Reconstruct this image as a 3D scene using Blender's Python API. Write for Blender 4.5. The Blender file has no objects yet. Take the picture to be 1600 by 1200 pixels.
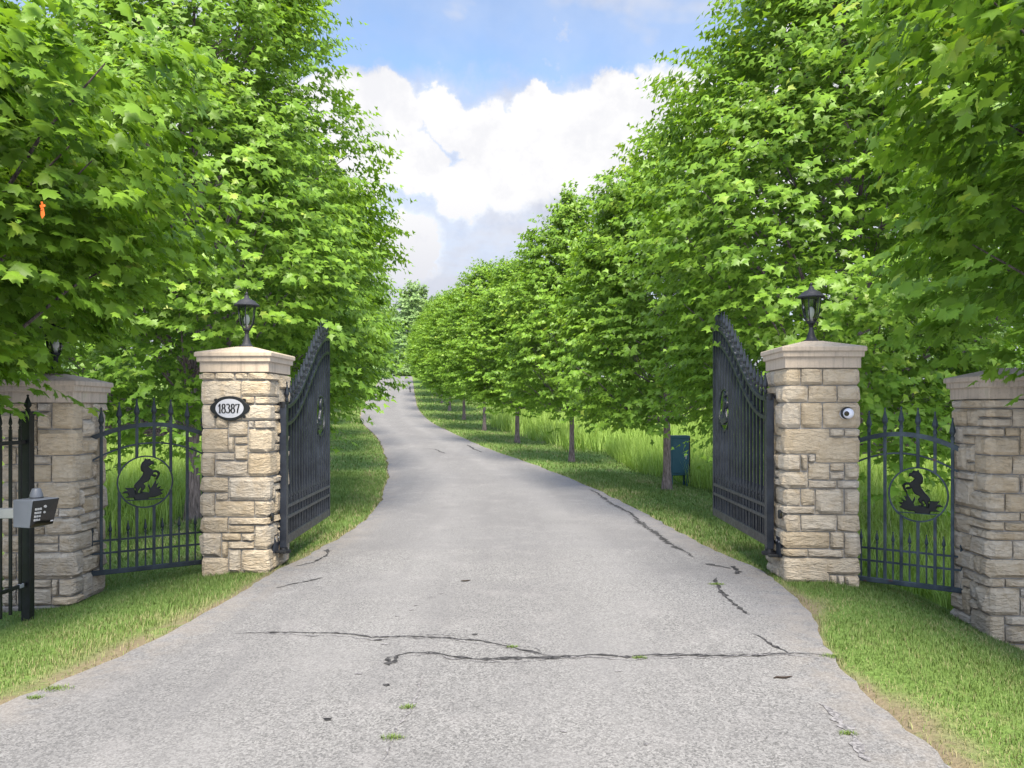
import bpy, bmesh, math, random
import numpy as np
from mathutils import Vector, Matrix

# ------------------------------------------------------------------ camera, sky, sun, exposure
sc = bpy.context.scene
COL = sc.collection
R = math.radians
F, HZ, EYE = 1250.0, 640.0, 1.6          # focal length and horizon row for a 1600 px wide frame, eye height
cam = bpy.data.cameras.new('camera'); camo = bpy.data.objects.new('camera', cam); COL.objects.link(camo)
camo.location = (0, 0, EYE); camo.rotation_euler = (R(90), 0, 0)
cam.sensor_width = 36; cam.lens = F/1600*36; cam.shift_y = (HZ-600)/1600
cam.clip_start = .05; cam.clip_end = 3000
sc.camera = camo

SUN_EL, SUN_AZ = R(54), R(174)           # azimuth measured from +Y towards +X: behind the left shoulder
world = bpy.data.worlds.new('World'); sc.world = world; world.use_nodes = True
SUN_STRENGTH, SUN_ANGLE, SKY_STRENGTH, EXPOSURE = 3.3, R(28), 0.095, 1.60
sun = bpy.data.lights.new('sun', 'SUN'); suno = bpy.data.objects.new('sun', sun); COL.objects.link(suno)
sun.energy = SUN_STRENGTH; sun.angle = SUN_ANGLE; sun.color = (1, .91, .78)
sdir = Vector((math.sin(SUN_AZ)*math.cos(SUN_EL), math.cos(SUN_AZ)*math.cos(SUN_EL), math.sin(SUN_EL)))
suno.rotation_euler = sdir.to_track_quat('Z', 'Y').to_euler(); suno.location = sdir*60
vs = sc.view_settings
vs.view_transform = 'Standard'; vs.look = 'None'; vs.gamma = 1; vs.use_curve_mapping = False; vs.exposure = EXPOSURE
sc.cycles.use_denoising = True
sc.cycles.max_bounces = 5; sc.cycles.diffuse_bounces = 3; sc.cycles.transmission_bounces = 3; sc.cycles.transparent_max_bounces = 6
sc.cycles.sample_clamp_indirect = 6
sc.cycles.use_fast_gi = True; sc.cycles.fast_gi_method = 'REPLACE'; sc.cycles.ao_bounces_render = 1
world.light_settings.ao_factor = 1.25; world.light_settings.distance = 1.5


class NT:
    """small node-tree helper"""
    def __init__(s, nt):
        s.nt = nt; s.nt.nodes.clear()
    def n(s, typ, **kw):
        d = s.nt.nodes.new(typ)
        ins = kw.pop('ins', {})
        for k, v in kw.items(): setattr(d, k, v)
        for k, v in ins.items():
            if isinstance(v, bpy.types.NodeSocket): s.nt.links.new(v, d.inputs[k])
            else: d.inputs[k].default_value = v
        return d
    def math(s, op, a, b=0.0, clamp=False):
        return s.n('ShaderNodeMath', operation=op, use_clamp=clamp, ins={0: a, 1: b}).outputs[0]
    def mix(s, f, a, b, blend='MIX'):
        d = s.n('ShaderNodeMix', data_type='RGBA', blend_type=blend, ins={0: f})
        for i, v in ((6, a), (7, b)):
            if isinstance(v, bpy.types.NodeSocket): s.nt.links.new(v, d.inputs[i])
            else: d.inputs[i].default_value = (*v, 1) if len(v) == 3 else v
        return d.outputs[2]
    def noise(s, vec, scale, detail=3, rough=.55, dist=0):
        return s.n('ShaderNodeTexNoise', ins={'Vector': vec, 'Scale': scale, 'Detail': detail, 'Roughness': rough, 'Distortion': dist}).outputs[0]
    def ramp(s, f, lo, hi, a=0.0, b=1.0, smooth=True):
        return s.n('ShaderNodeMapRange', interpolation_type='SMOOTHSTEP' if smooth else 'LINEAR', ins={0: f, 1: lo, 2: hi, 3: a, 4: b}).outputs[0]


def build_world():
    t = NT(world.node_tree)
    out = t.n('ShaderNodeOutputWorld'); bg = t.n('ShaderNodeBackground', ins={'Strength': 1.0})
    sky = t.n('ShaderNodeTexSky', sky_type='NISHITA', sun_disc=False, sun_elevation=SUN_EL, sun_rotation=SUN_AZ, altitude=200, air_density=1.0, dust_density=.6, ozone_density=1.6)
    skyc = t.n('ShaderNodeVectorMath', operation='SCALE', ins={0: sky.outputs[0], 3: SKY_STRENGTH}).outputs[0]
    d = t.n('ShaderNodeTexCoord').outputs['Generated']
    sep = t.n('ShaderNodeSeparateXYZ', ins={0: d}).outputs
    # cloud heaps: each is a cone of directions (degrees right of the drive, degrees up, angular radius)
    def px(u, v):
        w = Vector(((u-800)/F, 1, (HZ-v)/F)); w.normalize(); return w
    heaps = [(905, 225, 4.0), (962, 182, 3.2), (850, 175, 2.4), (795, 258, 3.6), (728, 300, 2.8), (1040, 215, 5), (602, 188, 3.2), (540, 215, 5), (655, 262, 2.2), (752, 205, 2.7), (695, 182, 2.2), (640, 395, 3), (1300, 190, 8), (250, 200, 8)]
    wob = t.n('ShaderNodeTexNoise', ins={'Vector': d, 'Scale': 15.0, 'Detail': 6.0, 'Roughness': .60})
    wv = t.n('ShaderNodeVectorMath', operation='MULTIPLY_ADD', ins={0: wob.outputs[1], 1: (.09, .09, .09), 2: d}).outputs[0]
    dd = t.n('ShaderNodeVectorMath', operation='SUBTRACT', ins={0: wv, 1: (.045, .045, .045)}).outputs[0]
    dd = t.n('ShaderNodeVectorMath', operation='NORMALIZE', ins={0: dd}).outputs[0]
    acc = None
    for u, v, r in heaps:
        dot = t.n('ShaderNodeVectorMath', operation='DOT_PRODUCT', ins={0: dd, 1: px(u, v)}).outputs['Value']
        m = t.ramp(dot, math.cos(R(r)), math.cos(R(r*.2)), smooth=False)
        acc = m if acc is None else t.math('MAXIMUM', acc, m)
    heap = t.ramp(acc, .0, .42)
    z = t.math('ADD', t.math('MAXIMUM', sep[2], 0.0), .12)
    pl = t.n('ShaderNodeCombineXYZ', ins={0: t.math('DIVIDE', sep[0], z), 1: t.math('DIVIDE', sep[1], z), 2: 3.7}).outputs[0]
    n1 = t.noise(pl, 1.15, 5, .62, .3)
    drift = t.ramp(n1, .52, .68)
    wisp = t.math('MULTIPLY', t.ramp(wob.outputs[0], .58, .74), .55)
    veil = t.math('MULTIPLY', t.ramp(n1, .34, .62), .28)
    sepw = t.n('ShaderNodeSeparateXYZ', ins={0: dd}).outputs
    low = t.ramp(sepw[2], .405, .355)                        # pale cloud bank towards the horizon
    bank = t.math('MULTIPLY', low, t.ramp(n1, .30, .55, .74, .97))
    m = t.math('MAXIMUM', heap, bank)
    m = t.math('MAXIMUM', m, t.math('MULTIPLY', drift, .85))
    m = t.math('MAXIMUM', m, wisp)
    m = t.math('MAXIMUM', m, veil)
    # cloud tone: bright crowns, greyer folds and bases
    fold = t.ramp(wob.outputs[0], .36, .62)
    tone = t.math('ADD', t.math('MULTIPLY', fold, .42), t.math('MULTIPLY', t.ramp(acc, .0, .5), .75), True)
    tone = t.math('MULTIPLY', tone, t.ramp(sep[2], .14, .27, .45, 1.0))   # greyer, flatter bases low down
    cc = t.mix(tone, (.212, .220, .255), (.335, .333, .336))
    col = t.mix(m, skyc, cc)
    t.nt.links.new(col, bg.inputs[0]); t.nt.links.new(bg.outputs[0], out.inputs[0])
build_world()

# ------------------------------------------------------------------ helpers
rnd = random.Random(7)
MATS = {}
def mat(name):
    m = bpy.data.materials.new(name); m.use_nodes = True; MATS[name] = m
    t = NT(m.node_tree); t.out = t.n('ShaderNodeOutputMaterial')
    return t
def pbsdf(t, color, rough=.7, spec=.3, metallic=0.0, normal=None, **kw):
    ins = {'Base Color': (*color, 1) if isinstance(color, tuple) else color, 'Roughness': rough, 'Specular IOR Level': spec, 'Metallic': metallic}
    ins.update(kw)
    if normal is not None: ins['Normal'] = normal
    return t.n('ShaderNodeBsdfPrincipled', ins=ins)
def bump(t, h, dist=.01, strength=.6):
    return t.n('ShaderNodeBump', ins={'Strength': strength, 'Distance': dist, 'Height': h}).outputs[0]
def link(t, sh): t.nt.links.new(sh.outputs[0] if isinstance(sh, bpy.types.Node) else sh, t.out.inputs[0])

def mesh_np(name, co, faces_flat, nper, attrs=None, smooth=False):
    """mesh from numpy: co (n,3); faces_flat flat indices; nper verts per face (int)"""
    me = bpy.data.meshes.new(name)
    nv = len(co); nl = len(faces_flat); nf = nl//nper
    me.vertices.add(nv); me.vertices.foreach_set('co', np.ascontiguousarray(co, dtype=np.float32).ravel())
    me.loops.add(nl); me.loops.foreach_set('vertex_index', np.ascontiguousarray(faces_flat, dtype=np.int32))
    me.polygons.add(nf)
    me.polygons.foreach_set('loop_start', np.arange(0, nl, nper, dtype=np.int32))
    try: me.polygons.foreach_set('loop_total', np.full(nf, nper, dtype=np.int32))
    except Exception: pass
    if attrs:
        for k, v in attrs.items():
            a = me.attributes.new(k, 'FLOAT', 'POINT'); a.data.foreach_set('value', np.ascontiguousarray(v, dtype=np.float32))
    me.update(calc_edges=True)
    if smooth: me.polygons.foreach_set('use_smooth', np.ones(nf, dtype=bool))
    return me

class MB:
    """collects simple shapes into one mesh"""
    def __init__(s): s.v = []; s.f = []
    def add(s, vs, fs):
        b = len(s.v); s.v += [tuple(p) for p in vs]; s.f += [tuple(i+b for i in f) for f in fs]; return s
    def box(s, x0, x1, y0, y1, z0, z1):
        return s.add([(x0,y0,z0),(x1,y0,z0),(x1,y1,z0),(x0,y1,z0),(x0,y0,z1),(x1,y0,z1),(x1,y1,z1),(x0,y1,z1)],
                     [(0,3,2,1),(4,5,6,7),(0,1,5,4),(1,2,6,5),(2,3,7,6),(3,0,4,7)])
    def lathe(s, prof, seg=12, c=(0,0), rot=0.0, cap=True):
        vs = []; fs = []
        for r, z in prof:
            for k in range(seg):
                a = rot+2*math.pi*k/seg; vs.append((c[0]+r*math.cos(a), c[1]+r*math.sin(a), z))
        for i in range(len(prof)-1):
            for k in range(seg):
                a, b = i*seg+k, i*seg+(k+1) % seg
                fs.append((a, b, b+seg, a+seg))
        if cap:
            fs.append(tuple(range(seg-1, -1, -1))); fs.append(tuple(range((len(prof)-1)*seg, len(prof)*seg)))
        return s.add(vs, fs)
    def tube(s, pts, rad, seg=6, cap=True):
        pts = [Vector(p) for p in pts]; n = len(pts)
        if not hasattr(rad, '__len__'): rad = [rad]*n
        vs = []; fs = []
        up = Vector((.31, .17, .93)).normalized()
        for i, p in enumerate(pts):
            t = (pts[min(i+1, n-1)]-pts[max(i-1, 0)]).normalized()
            a = t.cross(up)
            if a.length < .05: a = t.cross(Vector((1, 0, 0)))
            a.normalize(); b = t.cross(a)
            for k in range(seg):
                th = 2*math.pi*k/seg
                vs.append(p+(a*math.cos(th)+b*math.sin(th))*rad[i])
        for i in range(n-1):
            for k in range(seg):
                x, y = i*seg+k, i*seg+(k+1) % seg
                fs.append((x, y, y+seg, x+seg))
        if cap: fs.append(tuple(range(seg-1, -1, -1))); fs.append(tuple(range((n-1)*seg, n*seg)))
        return s.add(vs, fs)
    def sweep_xz(s, pts, w, h):
        """bar with a rectangular section along a path in the x-z plane (w across y, h across the path)"""
        n = len(pts); vs = []; fs = []
        for i, (x, z) in enumerate(pts):
            x0, z0 = pts[max(i-1, 0)]; x1, z1 = pts[min(i+1, n-1)]
            dx, dz = x1-x0, z1-z0; l = math.hypot(dx, dz); nx, nz = -dz/l, dx/l
            for a, b in ((-1,-1),(1,-1),(1,1),(-1,1)):
                vs.append((x+nx*b*h/2, a*w/2, z+nz*b*h/2))
        for i in range(n-1):
            for k in range(4):
                a, b = i*4+k, i*4+(k+1) % 4
                fs.append((a, b, b+4, a+4))
        fs += [(3,2,1,0), tuple(range((n-1)*4, n*4))]
        return s.add(vs, fs)
    def prism_xz(s, poly, y0, y1):
        n = len(poly)
        vs = [(x, y0, z) for x, z in poly]+[(x, y1, z) for x, z in poly]
        fs = [tuple(range(n)), tuple(range(2*n-1, n-1, -1))]
        for i in range(n):
            j = (i+1) % n; fs.append((i, i+n, j+n, j))
        return s.add(vs, fs)
    def mesh(s, name='mesh', smooth=False, bevel=0):
        me = bpy.data.meshes.new(name); me.from_pydata(s.v, [], s.f)
        bm = bmesh.new(); bm.from_mesh(me)
        bmesh.ops.recalc_face_normals(bm, faces=bm.faces)
        if bevel: bmesh.ops.bevel(bm, geom=list(bm.edges), offset=bevel, segments=1, affect='EDGES', clamp_overlap=True)
        if smooth:
            for f in bm.faces: f.smooth = True
            for e in bm.edges:
                if len(e.link_faces) == 2 and e.calc_face_angle(0) > R(38): e.smooth = False
        bm.to_mesh(me); bm.free(); return me

def obj(name, me, m=None, parent=None, loc=(0,0,0), rz=0.0):
    o = bpy.data.objects.new(name, me); COL.objects.link(o)
    if m and len(me.materials) == 0: me.materials.append(MATS[m])
    o.location = loc; o.rotation_euler = (0, 0, rz)
    if parent: o.parent = parent
    return o
def tag(o, label, cat, group=None):
    o['label'] = label; o['category'] = cat
    if group: o['group'] = group
    return o
def thing(name, label, cat, loc=(0,0,0), rz=0.0, group=None):
    o = bpy.data.objects.new(name, None); COL.objects.link(o)
    o.empty_display_size = .1; o.location = loc; o.rotation_euler = (0, 0, rz)
    return tag(o, label, cat, group)
def struct(o): o['kind'] = 'structure'; return o
def stuff(o): o['kind'] = 'stuff'; return o

# ------------------------------------------------------------------ lie of the land
def smooth_interp(xs, ys):
    """monotone-ish cubic through the points"""
    xs = np.array(xs, float); ys = np.array(ys, float)
    m = np.gradient(ys, xs)
    def f(x):
        x = np.clip(np.asarray(x, float), xs[0], xs[-1])
        i = np.clip(np.searchsorted(xs, x)-1, 0, len(xs)-2)
        h = xs[i+1]-xs[i]; t = (x-xs[i])/h
        return (2*t**3-3*t**2+1)*ys[i]+(t**3-2*t**2+t)*h*m[i]+(-2*t**3+3*t**2)*ys[i+1]+(t**3-t**2)*h*m[i+1]
    return f
Z0 = smooth_interp([-40, 0, 8, 14, 22, 29, 36, 43, 50, 57, 65, 80, 92, 105, 130, 200, 600],
                   [0, 0, 0, .01, .16, .39, .68, 1.08, 1.55, 2.1, 2.8, 4.3, 5.35, 5.9, 6.1, 6.0, 5.0])
_EY = [-40, 0, 2, 3.57, 4.3, 5.06, 5.8, 7.0, 8.0, 9.5, 11.8, 14.8, 19.8, 26.8, 34, 40.6, 50, 62, 77, 92, 110, 150]
EL_ = smooth_interp(_EY, [-9, -4.3, -3.5, -2.98, -2.76, -2.57, -2.43, -2.36, -2.30, -2.15, -2.13, -2.38, -3.07, -4.33, -5.9, -7.6, -9.4, -11.1, -13, -15, -17.5, -24])
ER_ = smooth_interp(_EY, [5, 2.2, 2.0, 1.95, 1.97, 2.05, 2.2, 2.42, 2.46, 2.24, 2.06, 1.77, .87, -.86, -2.5, -4.06, -5.8, -7.5, -9.5, -11.5, -14, -20])
def sstep(a, b, x):
    t = np.clip((np.asarray(x, float)-a)/(b-a), 0, 1); return t*t*(3-2*t)
def wave(x, y):
    return np.sin(x*1.7+np.sin(y*1.1)*1.3)*np.cos(y*1.3+1.7*np.sin(x*.7))
def ground(x, y):
    """height of the lawn, verges and field (the drive lies flush with its edges)"""
    x = np.asarray(x, float); y = np.asarray(y, float)
    z = Z0(y)
    dl = np.maximum(EL_(y)-x, 0); dr = np.maximum(x-ER_(y), 0)
    near = 1-.85*sstep(9.5, 15, y)
    fall_l = .115*np.minimum(dl, 4.5)
    fall_r = np.where(dr < 2.2, .125*dr**2, .605+.10*(np.minimum(dr, 5)-2.2))
    z = z-fall_l*near-fall_r*near
    off = np.maximum(dl, dr)
    z = z+sstep(.05, .5, off)*.035+sstep(.4, 3, off)*.03*wave(x, y)
    far = sstep(25, 120, off)
    return z+far*1.5*wave(x*.012, y*.013)
def gz(x, y): return float(ground(x, y))

def hash2(x, y):
    return np.modf(np.abs(np.sin(x*12.9898+y*78.233)*43758.5453))[0]
def vnoise(x, y):
    xi, yi = np.floor(x), np.floor(y); xf, yf = x-xi, y-yi
    u = xf*xf*(3-2*xf); v = yf*yf*(3-2*yf)
    a, b, c, d = hash2(xi, yi), hash2(xi+1, yi), hash2(xi, yi+1), hash2(xi+1, yi+1)
    return a*(1-u)*(1-v)+b*u*(1-v)+c*(1-u)*v+d*u*v

# ------------------------------------------------------------------ materials
def objco(t): return t.n('ShaderNodeTexCoord').outputs['Object']
def attr(t, name): return t.n('ShaderNodeAttribute', attribute_name=name).outputs['Fac']

def build_materials():
    # weathered asphalt
    t = mat('asphalt'); co = objco(t); y = t.n('ShaderNodeSeparateXYZ', ins={0: co}).outputs[1]
    vor = t.n('ShaderNodeTexVoronoi', ins={'Vector': co, 'Scale': 95.0}); bw = t.n('ShaderNodeRGBToBW', ins={0: vor.outputs['Color']}).outputs[0]
    vor2 = t.n('ShaderNodeTexVoronoi', ins={'Vector': co, 'Scale': 210.0}); bw2 = t.n('ShaderNodeRGBToBW', ins={0: vor2.outputs['Color']}).outputs[0]
    g = t.math('ADD', t.math('MULTIPLY', bw, .6), t.math('MULTIPLY', bw2, .4))
    base = t.mix(t.ramp(g, .2, .8, smooth=False), (.085, .0835, .080), (.285, .279, .264))
    # newer, darker surface beyond the gate line; older bleached apron before it
    wy = t.math('ADD', y, t.math('MULTIPLY', t.noise(co, 1.2, 3), .5))
    inner = t.ramp(wy, 9.15, 9.3)
    base = t.mix(t.math('MULTIPLY', inner, .35), base, (.150, .148, .148))
    st = t.noise(co, .55, 5, .6); base = t.mix(t.ramp(st, .36, .68, 0, .45), base, (.135, .132, .130))
    st2 = t.noise(co, 2.3, 5, .65); base = t.mix(t.ramp(st2, .50, .72, 0, .25), base, (.285, .272, .258))
    st3 = t.noise(t.n('ShaderNodeMapping', ins={0: co, 3: (5, .35, 1)}).outputs[0], .8, 4); base = t.mix(t.ramp(st3, .48, .70, 0, .32), base, (.135, .132, .130))
    sp = t.noise(co, 9, 4, .7); base = t.mix(t.ramp(sp, .70, .76, 0, .55), base, (.10, .095, .09))
    dirt = t.math('MULTIPLY', attr(t, 'edge'), t.ramp(t.noise(co, 6, 5, .65), .35, .6)); base = t.mix(t.math('MULTIPLY', dirt, .38), base, (.27, .235, .19))
    lane = t.math('MULTIPLY', attr(t, 'lane'), t.ramp(t.noise(co, 1.1, 4), .3, .6)); base = t.mix(t.math('MULTIPLY', lane, .26), base, (.27, .264, .25))
    nb = bump(t, t.math('ADD', g, t.math('MULTIPLY', t.noise(co, 18, 4), .8)), .006, .55)
    link(t, pbsdf(t, base, .88, .18, normal=nb))
    # soil and short turf under the blades
    t = mat('turf'); co = objco(t); n = t.noise(co, 3.0, 6, .65); n2 = t.noise(co, 26.0, 4, .7); n3 = t.noise(co, .35, 3)
    base = t.mix(t.ramp(n2, .3, .7), (.085, .14, .03), (.16, .24, .06))
    base = t.mix(t.ramp(n3, .4, .65, 0, .5), base, (.13, .22, .05))
    base = t.mix(t.ramp(n, .52, .72, 0, .55), base, (.24, .23, .10))
    dirt = t.math('MULTIPLY', attr(t, 'edge'), t.ramp(n, .25, .5)); dc = t.mix(n2, (.12, .088, .052), (.27, .22, .145))
    base = t.mix(t.math('MULTIPLY', dirt, .95), base, dc)
    link(t, pbsdf(t, base, .95, .05, normal=bump(t, t.math('ADD', n2, n), .03, .7)))
    # leaf-like materials carry a per-leaf value "var"
    def leafmat(name, a, b, c, trans=.38, rough=.42, spec=.42, tint=(1.25, 1.25, .55)):
        t = mat(name); v = attr(t, 'var')
        col = t.mix(t.ramp(v, 0, .6, smooth=False), a, b); col = t.mix(t.ramp(v, .72, 1.0, smooth=False), col, c)
        p = pbsdf(t, col, rough, spec)
        tc = t.mix(1.0, col, tint, 'MULTIPLY')
        tr = t.n('ShaderNodeBsdfTranslucent', ins={0: tc})
        link(t, t.n('ShaderNodeMixShader', ins={0: trans, 1: p.outputs[0], 2: tr.outputs[0]}))
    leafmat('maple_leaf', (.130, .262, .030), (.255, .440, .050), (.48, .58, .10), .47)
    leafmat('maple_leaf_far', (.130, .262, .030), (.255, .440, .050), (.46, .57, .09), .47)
    leafmat('pale_leaf', (.20, .34, .11), (.28, .43, .15), (.36, .48, .20))
    leafmat('grass_blade', (.115, .195, .042), (.195, .285, .075), (.40, .355, .19), .35, .55, .2)
    leafmat('meadow_blade', (.21, .35, .060), (.35, .50, .11), (.54, .58, .25), .48, .5, .25)
    # bark
    t = mat('bark'); co = objco(t)
    st = t.n('ShaderNodeMapping', ins={0: co, 3: (22, 22, 3.5)}).outputs[0]; n = t.noise(st, 1.6, 6, .65); n2 = t.noise(co, 3, 3)
    base = t.mix(t.ramp(n, .3, .7), (.07, .058, .046), (.27, .225, .185)); base = t.mix(t.ramp(n2, .5, .75, 0, .4), base, (.20, .19, .15))
    link(t, pbsdf(t, base, .95, .1, normal=bump(t, n, .03, 1)))
    # buff rock-faced limestone: each stone its own tone
    t = mat('limestone'); co = objco(t); rn = t.n('ShaderNodeObjectInfo').outputs['Random']
    off = t.n('ShaderNodeCombineXYZ', ins={0: t.math('MULTIPLY', rn, 37.0), 1: t.math('MULTIPLY', rn, 11.0), 2: 0.0}).outputs[0]
    c2 = t.n('ShaderNodeVectorMath', operation='ADD', ins={0: co, 1: off}).outputs[0]
    base = t.mix(rn, (.61, .49, .315), (.65, .56, .41))
    r2 = t.math('FRACT', t.math('MULTIPLY', rn, 7.31)); base = t.mix(t.ramp(r2, .78, 1.0, 0, .5), base, (.52, .475, .39))
    n = t.noise(c2, 7, 6, .65, .6); base = t.mix(t.ramp(n, .42, .70, 0, .55), base, (.46, .34, .19))
    n2 = t.noise(c2, 28, 5, .7); base = t.mix(t.ramp(n2, .55, .8, 0, .28), base, (.26, .22, .16))
    n4 = t.noise(c2, 3.1, 4, .6); base = t.mix(t.ramp(n4, .55, .75, 0, .4), base, (.50, .46, .39))
    n3 = t.n('ShaderNodeTexMusgrave' if False else 'ShaderNodeTexNoise', ins={'Vector': t.n('ShaderNodeMapping', ins={0: c2, 3: (1, 1, 2.6)}).outputs[0], 'Scale': 13.0, 'Detail': 7.0, 'Roughness': .62, 'Distortion': .8}).outputs[0]
    nb = bump(t, n3, .06, .85); nb = t.n('ShaderNodeBump', ins={'Strength': .45, 'Distance': .008, 'Height': t.noise(c2, 60, 5, .7), 'Normal': nb}).outputs[0]
    link(t, pbsdf(t, base, .9, .15, normal=nb))
    t = mat('mortar'); co = objco(t); n = t.noise(co, 40, 4)
    link(t, pbsdf(t, t.mix(n, (.32, .30, .265), (.46, .43, .38)), .95, .1, normal=bump(t, n, .006, .7)))
    # cast-stone caps with rain streaks
    t = mat('cast_stone'); co = objco(t); rn = t.n('ShaderNodeObjectInfo').outputs['Random']
    c2 = t.n('ShaderNodeVectorMath', operation='ADD', ins={0: co, 1: t.n('ShaderNodeCombineXYZ', ins={0: t.math('MULTIPLY', rn, 21.0)}).outputs[0]}).outputs[0]
    sk = t.noise(t.n('ShaderNodeMapping', ins={0: c2, 3: (26, 26, 1.2)}).outputs[0], 1.0, 5, .65); n = t.noise(c2, 5, 6, .65); n2 = t.noise(c2, 45, 4, .7)
    base = t.mix(n, (.42, .345, .245), (.58, .485, .36)); base = t.mix(t.ramp(sk, .45, .75, 0, .5), base, (.20, .175, .145)); base = t.mix(t.ramp(n2, .5, .75, 0, .3), base, (.17, .15, .125))
    base = t.mix(t.ramp(n, .58, .78, 0, .5), base, (.36, .34, .20))
    link(t, pbsdf(t, base, .92, .12, normal=bump(t, n2, .004, .5)))
    t = mat('concrete'); co = objco(t); n = t.noise(co, 8, 6, .65); link(t, pbsdf(t, t.mix(n, (.23, .20, .165), (.36, .32, .265)), .95, .1, normal=bump(t, n, .01, .4)))
    # painted iron, sun-faded and a little rusty
    def iron(name, a, b, rough, rust=.0):
        t = mat(name); co = objco(t); n = t.noise(co, 5, 5, .65); n2 = t.noise(co, 30, 4, .7)
        base = t.mix(t.ramp(n, .35, .7), a, b); base = t.mix(t.ramp(n2, .60, .78, 0, .35), base, (.16, .18, .20))
        if rust: base = t.mix(t.math('MULTIPLY', t.ramp(t.noise(co, 7, 4, .6), .66, .72), rust), base, (.16, .045, .02))
        link(t, pbsdf(t, base, t.ramp(n2, .3, .7, rough, rough+.2), .5, normal=bump(t, n2, .002, .25)))
    iron('gate_iron', (.015, .019, .028), (.032, .040, .055), .30)
    iron('side_gate_iron', (.016, .022, .030), (.040, .054, .066), .4)
    iron('side_gate_iron_worn', (.028, .042, .052), (.085, .115, .13), .5, .55)
    iron('black_iron', (.008, .009, .011), (.016, .018, .022), .35)
    iron('lamp_metal', (.016, .018, .024), (.035, .037, .048), .55)
    t = mat('lamp_glass'); g = t.n('ShaderNodeBsdfGlossy', ins={'Roughness': .08}); tr = t.n('ShaderNodeBsdfTransparent', ins={0: (.86, .88, .86, 1)})
    fr = t.n('ShaderNodeFresnel', ins={0: 1.45}).outputs[0]; link(t, t.n('ShaderNodeMixShader', ins={0: t.math('ADD', fr, .07), 1: tr.outputs[0], 2: g.outputs[0]}))
    t = mat('bulb'); link(t, pbsdf(t, (.85, .84, .78), .35, .4))
    t = mat('plaque_white'); co = objco(t); link(t, pbsdf(t, t.mix(t.noise(co, 14, 4), (.42, .42, .42), (.54, .54, .53)), .5, .35))
    t = mat('digit_black'); link(t, pbsdf(t, (.012, .012, .014), .45, .4))
    t = mat('white_plastic'); link(t, pbsdf(t, (.78, .78, .79), .3, .45))
    t = mat('dark_plastic'); link(t, pbsdf(t, (.02, .021, .023), .4, .45))
    t = mat('lens'); link(t, pbsdf(t, (.035, .022, .018), .08, .7))
    t = mat('grey_enamel'); co = objco(t); link(t, pbsdf(t, t.mix(t.noise(co, 9, 3), (.10, .115, .135), (.14, .155, .18)), .45, .4))
    t = mat('glossy_panel'); link(t, pbsdf(t, (.006, .009, .008), .06, .6))
    t = mat('steel'); co = objco(t); link(t, pbsdf(t, t.mix(t.noise(co, 20, 4), (.36, .37, .38), (.55, .56, .57)), .4, .5, .5))
    t = mat('teal_enamel'); co = objco(t); n = t.noise(co, 6, 5); link(t, pbsdf(t, t.mix(n, (.012, .060, .075), (.03, .10, .115)), .5, .4))
    t = mat('tar'); co = objco(t); n = t.noise(co, 30, 4); link(t, pbsdf(t, t.mix(t.ramp(n, .35, .65), (.018, .018, .019), (.075, .073, .073)), .8, .2, normal=bump(t, n, .004, .5)))
    t = mat('tar_faded'); co = objco(t); n = t.noise(co, 45, 4); link(t, pbsdf(t, t.mix(t.ramp(n, .35, .65), (.09, .088, .088), (.26, .25, .245)), .88, .15))
    t = mat('dead_wood'); link(t, pbsdf(t, (.045, .035, .028), .9, .1))
    t = mat('orange_ribbon'); link(t, pbsdf(t, (.72, .13, .02), .6, .2))
build_materials()

# ------------------------------------------------------------------ ground and driveway
def ys_rows():
    a = [-40, -30, -22, -15, -10, -6, -3, -1]; a += list(np.arange(0, 12, .12)); a += list(np.arange(12, 30, .4)); a += list(np.arange(30, 110, 1.5))
    a += [115, 122, 130, 145, 165, 200, 260, 350, 500, 600]
    return np.array(a)
YS = ys_rows()
def edge_wobble(y, s):
    return (vnoise(y*1.3+s*17, y*0+s)-.5)*.07*sstep(40, 20, y)+(vnoise(y*7+s*5, y*0+3*s)-.5)*.05
def edges(y):
    f = sstep(60, 30, y) if False else 1.0
    return EL_(y)+edge_wobble(y, 1)*f, ER_(y)+edge_wobble(y, 2)*f

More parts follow.
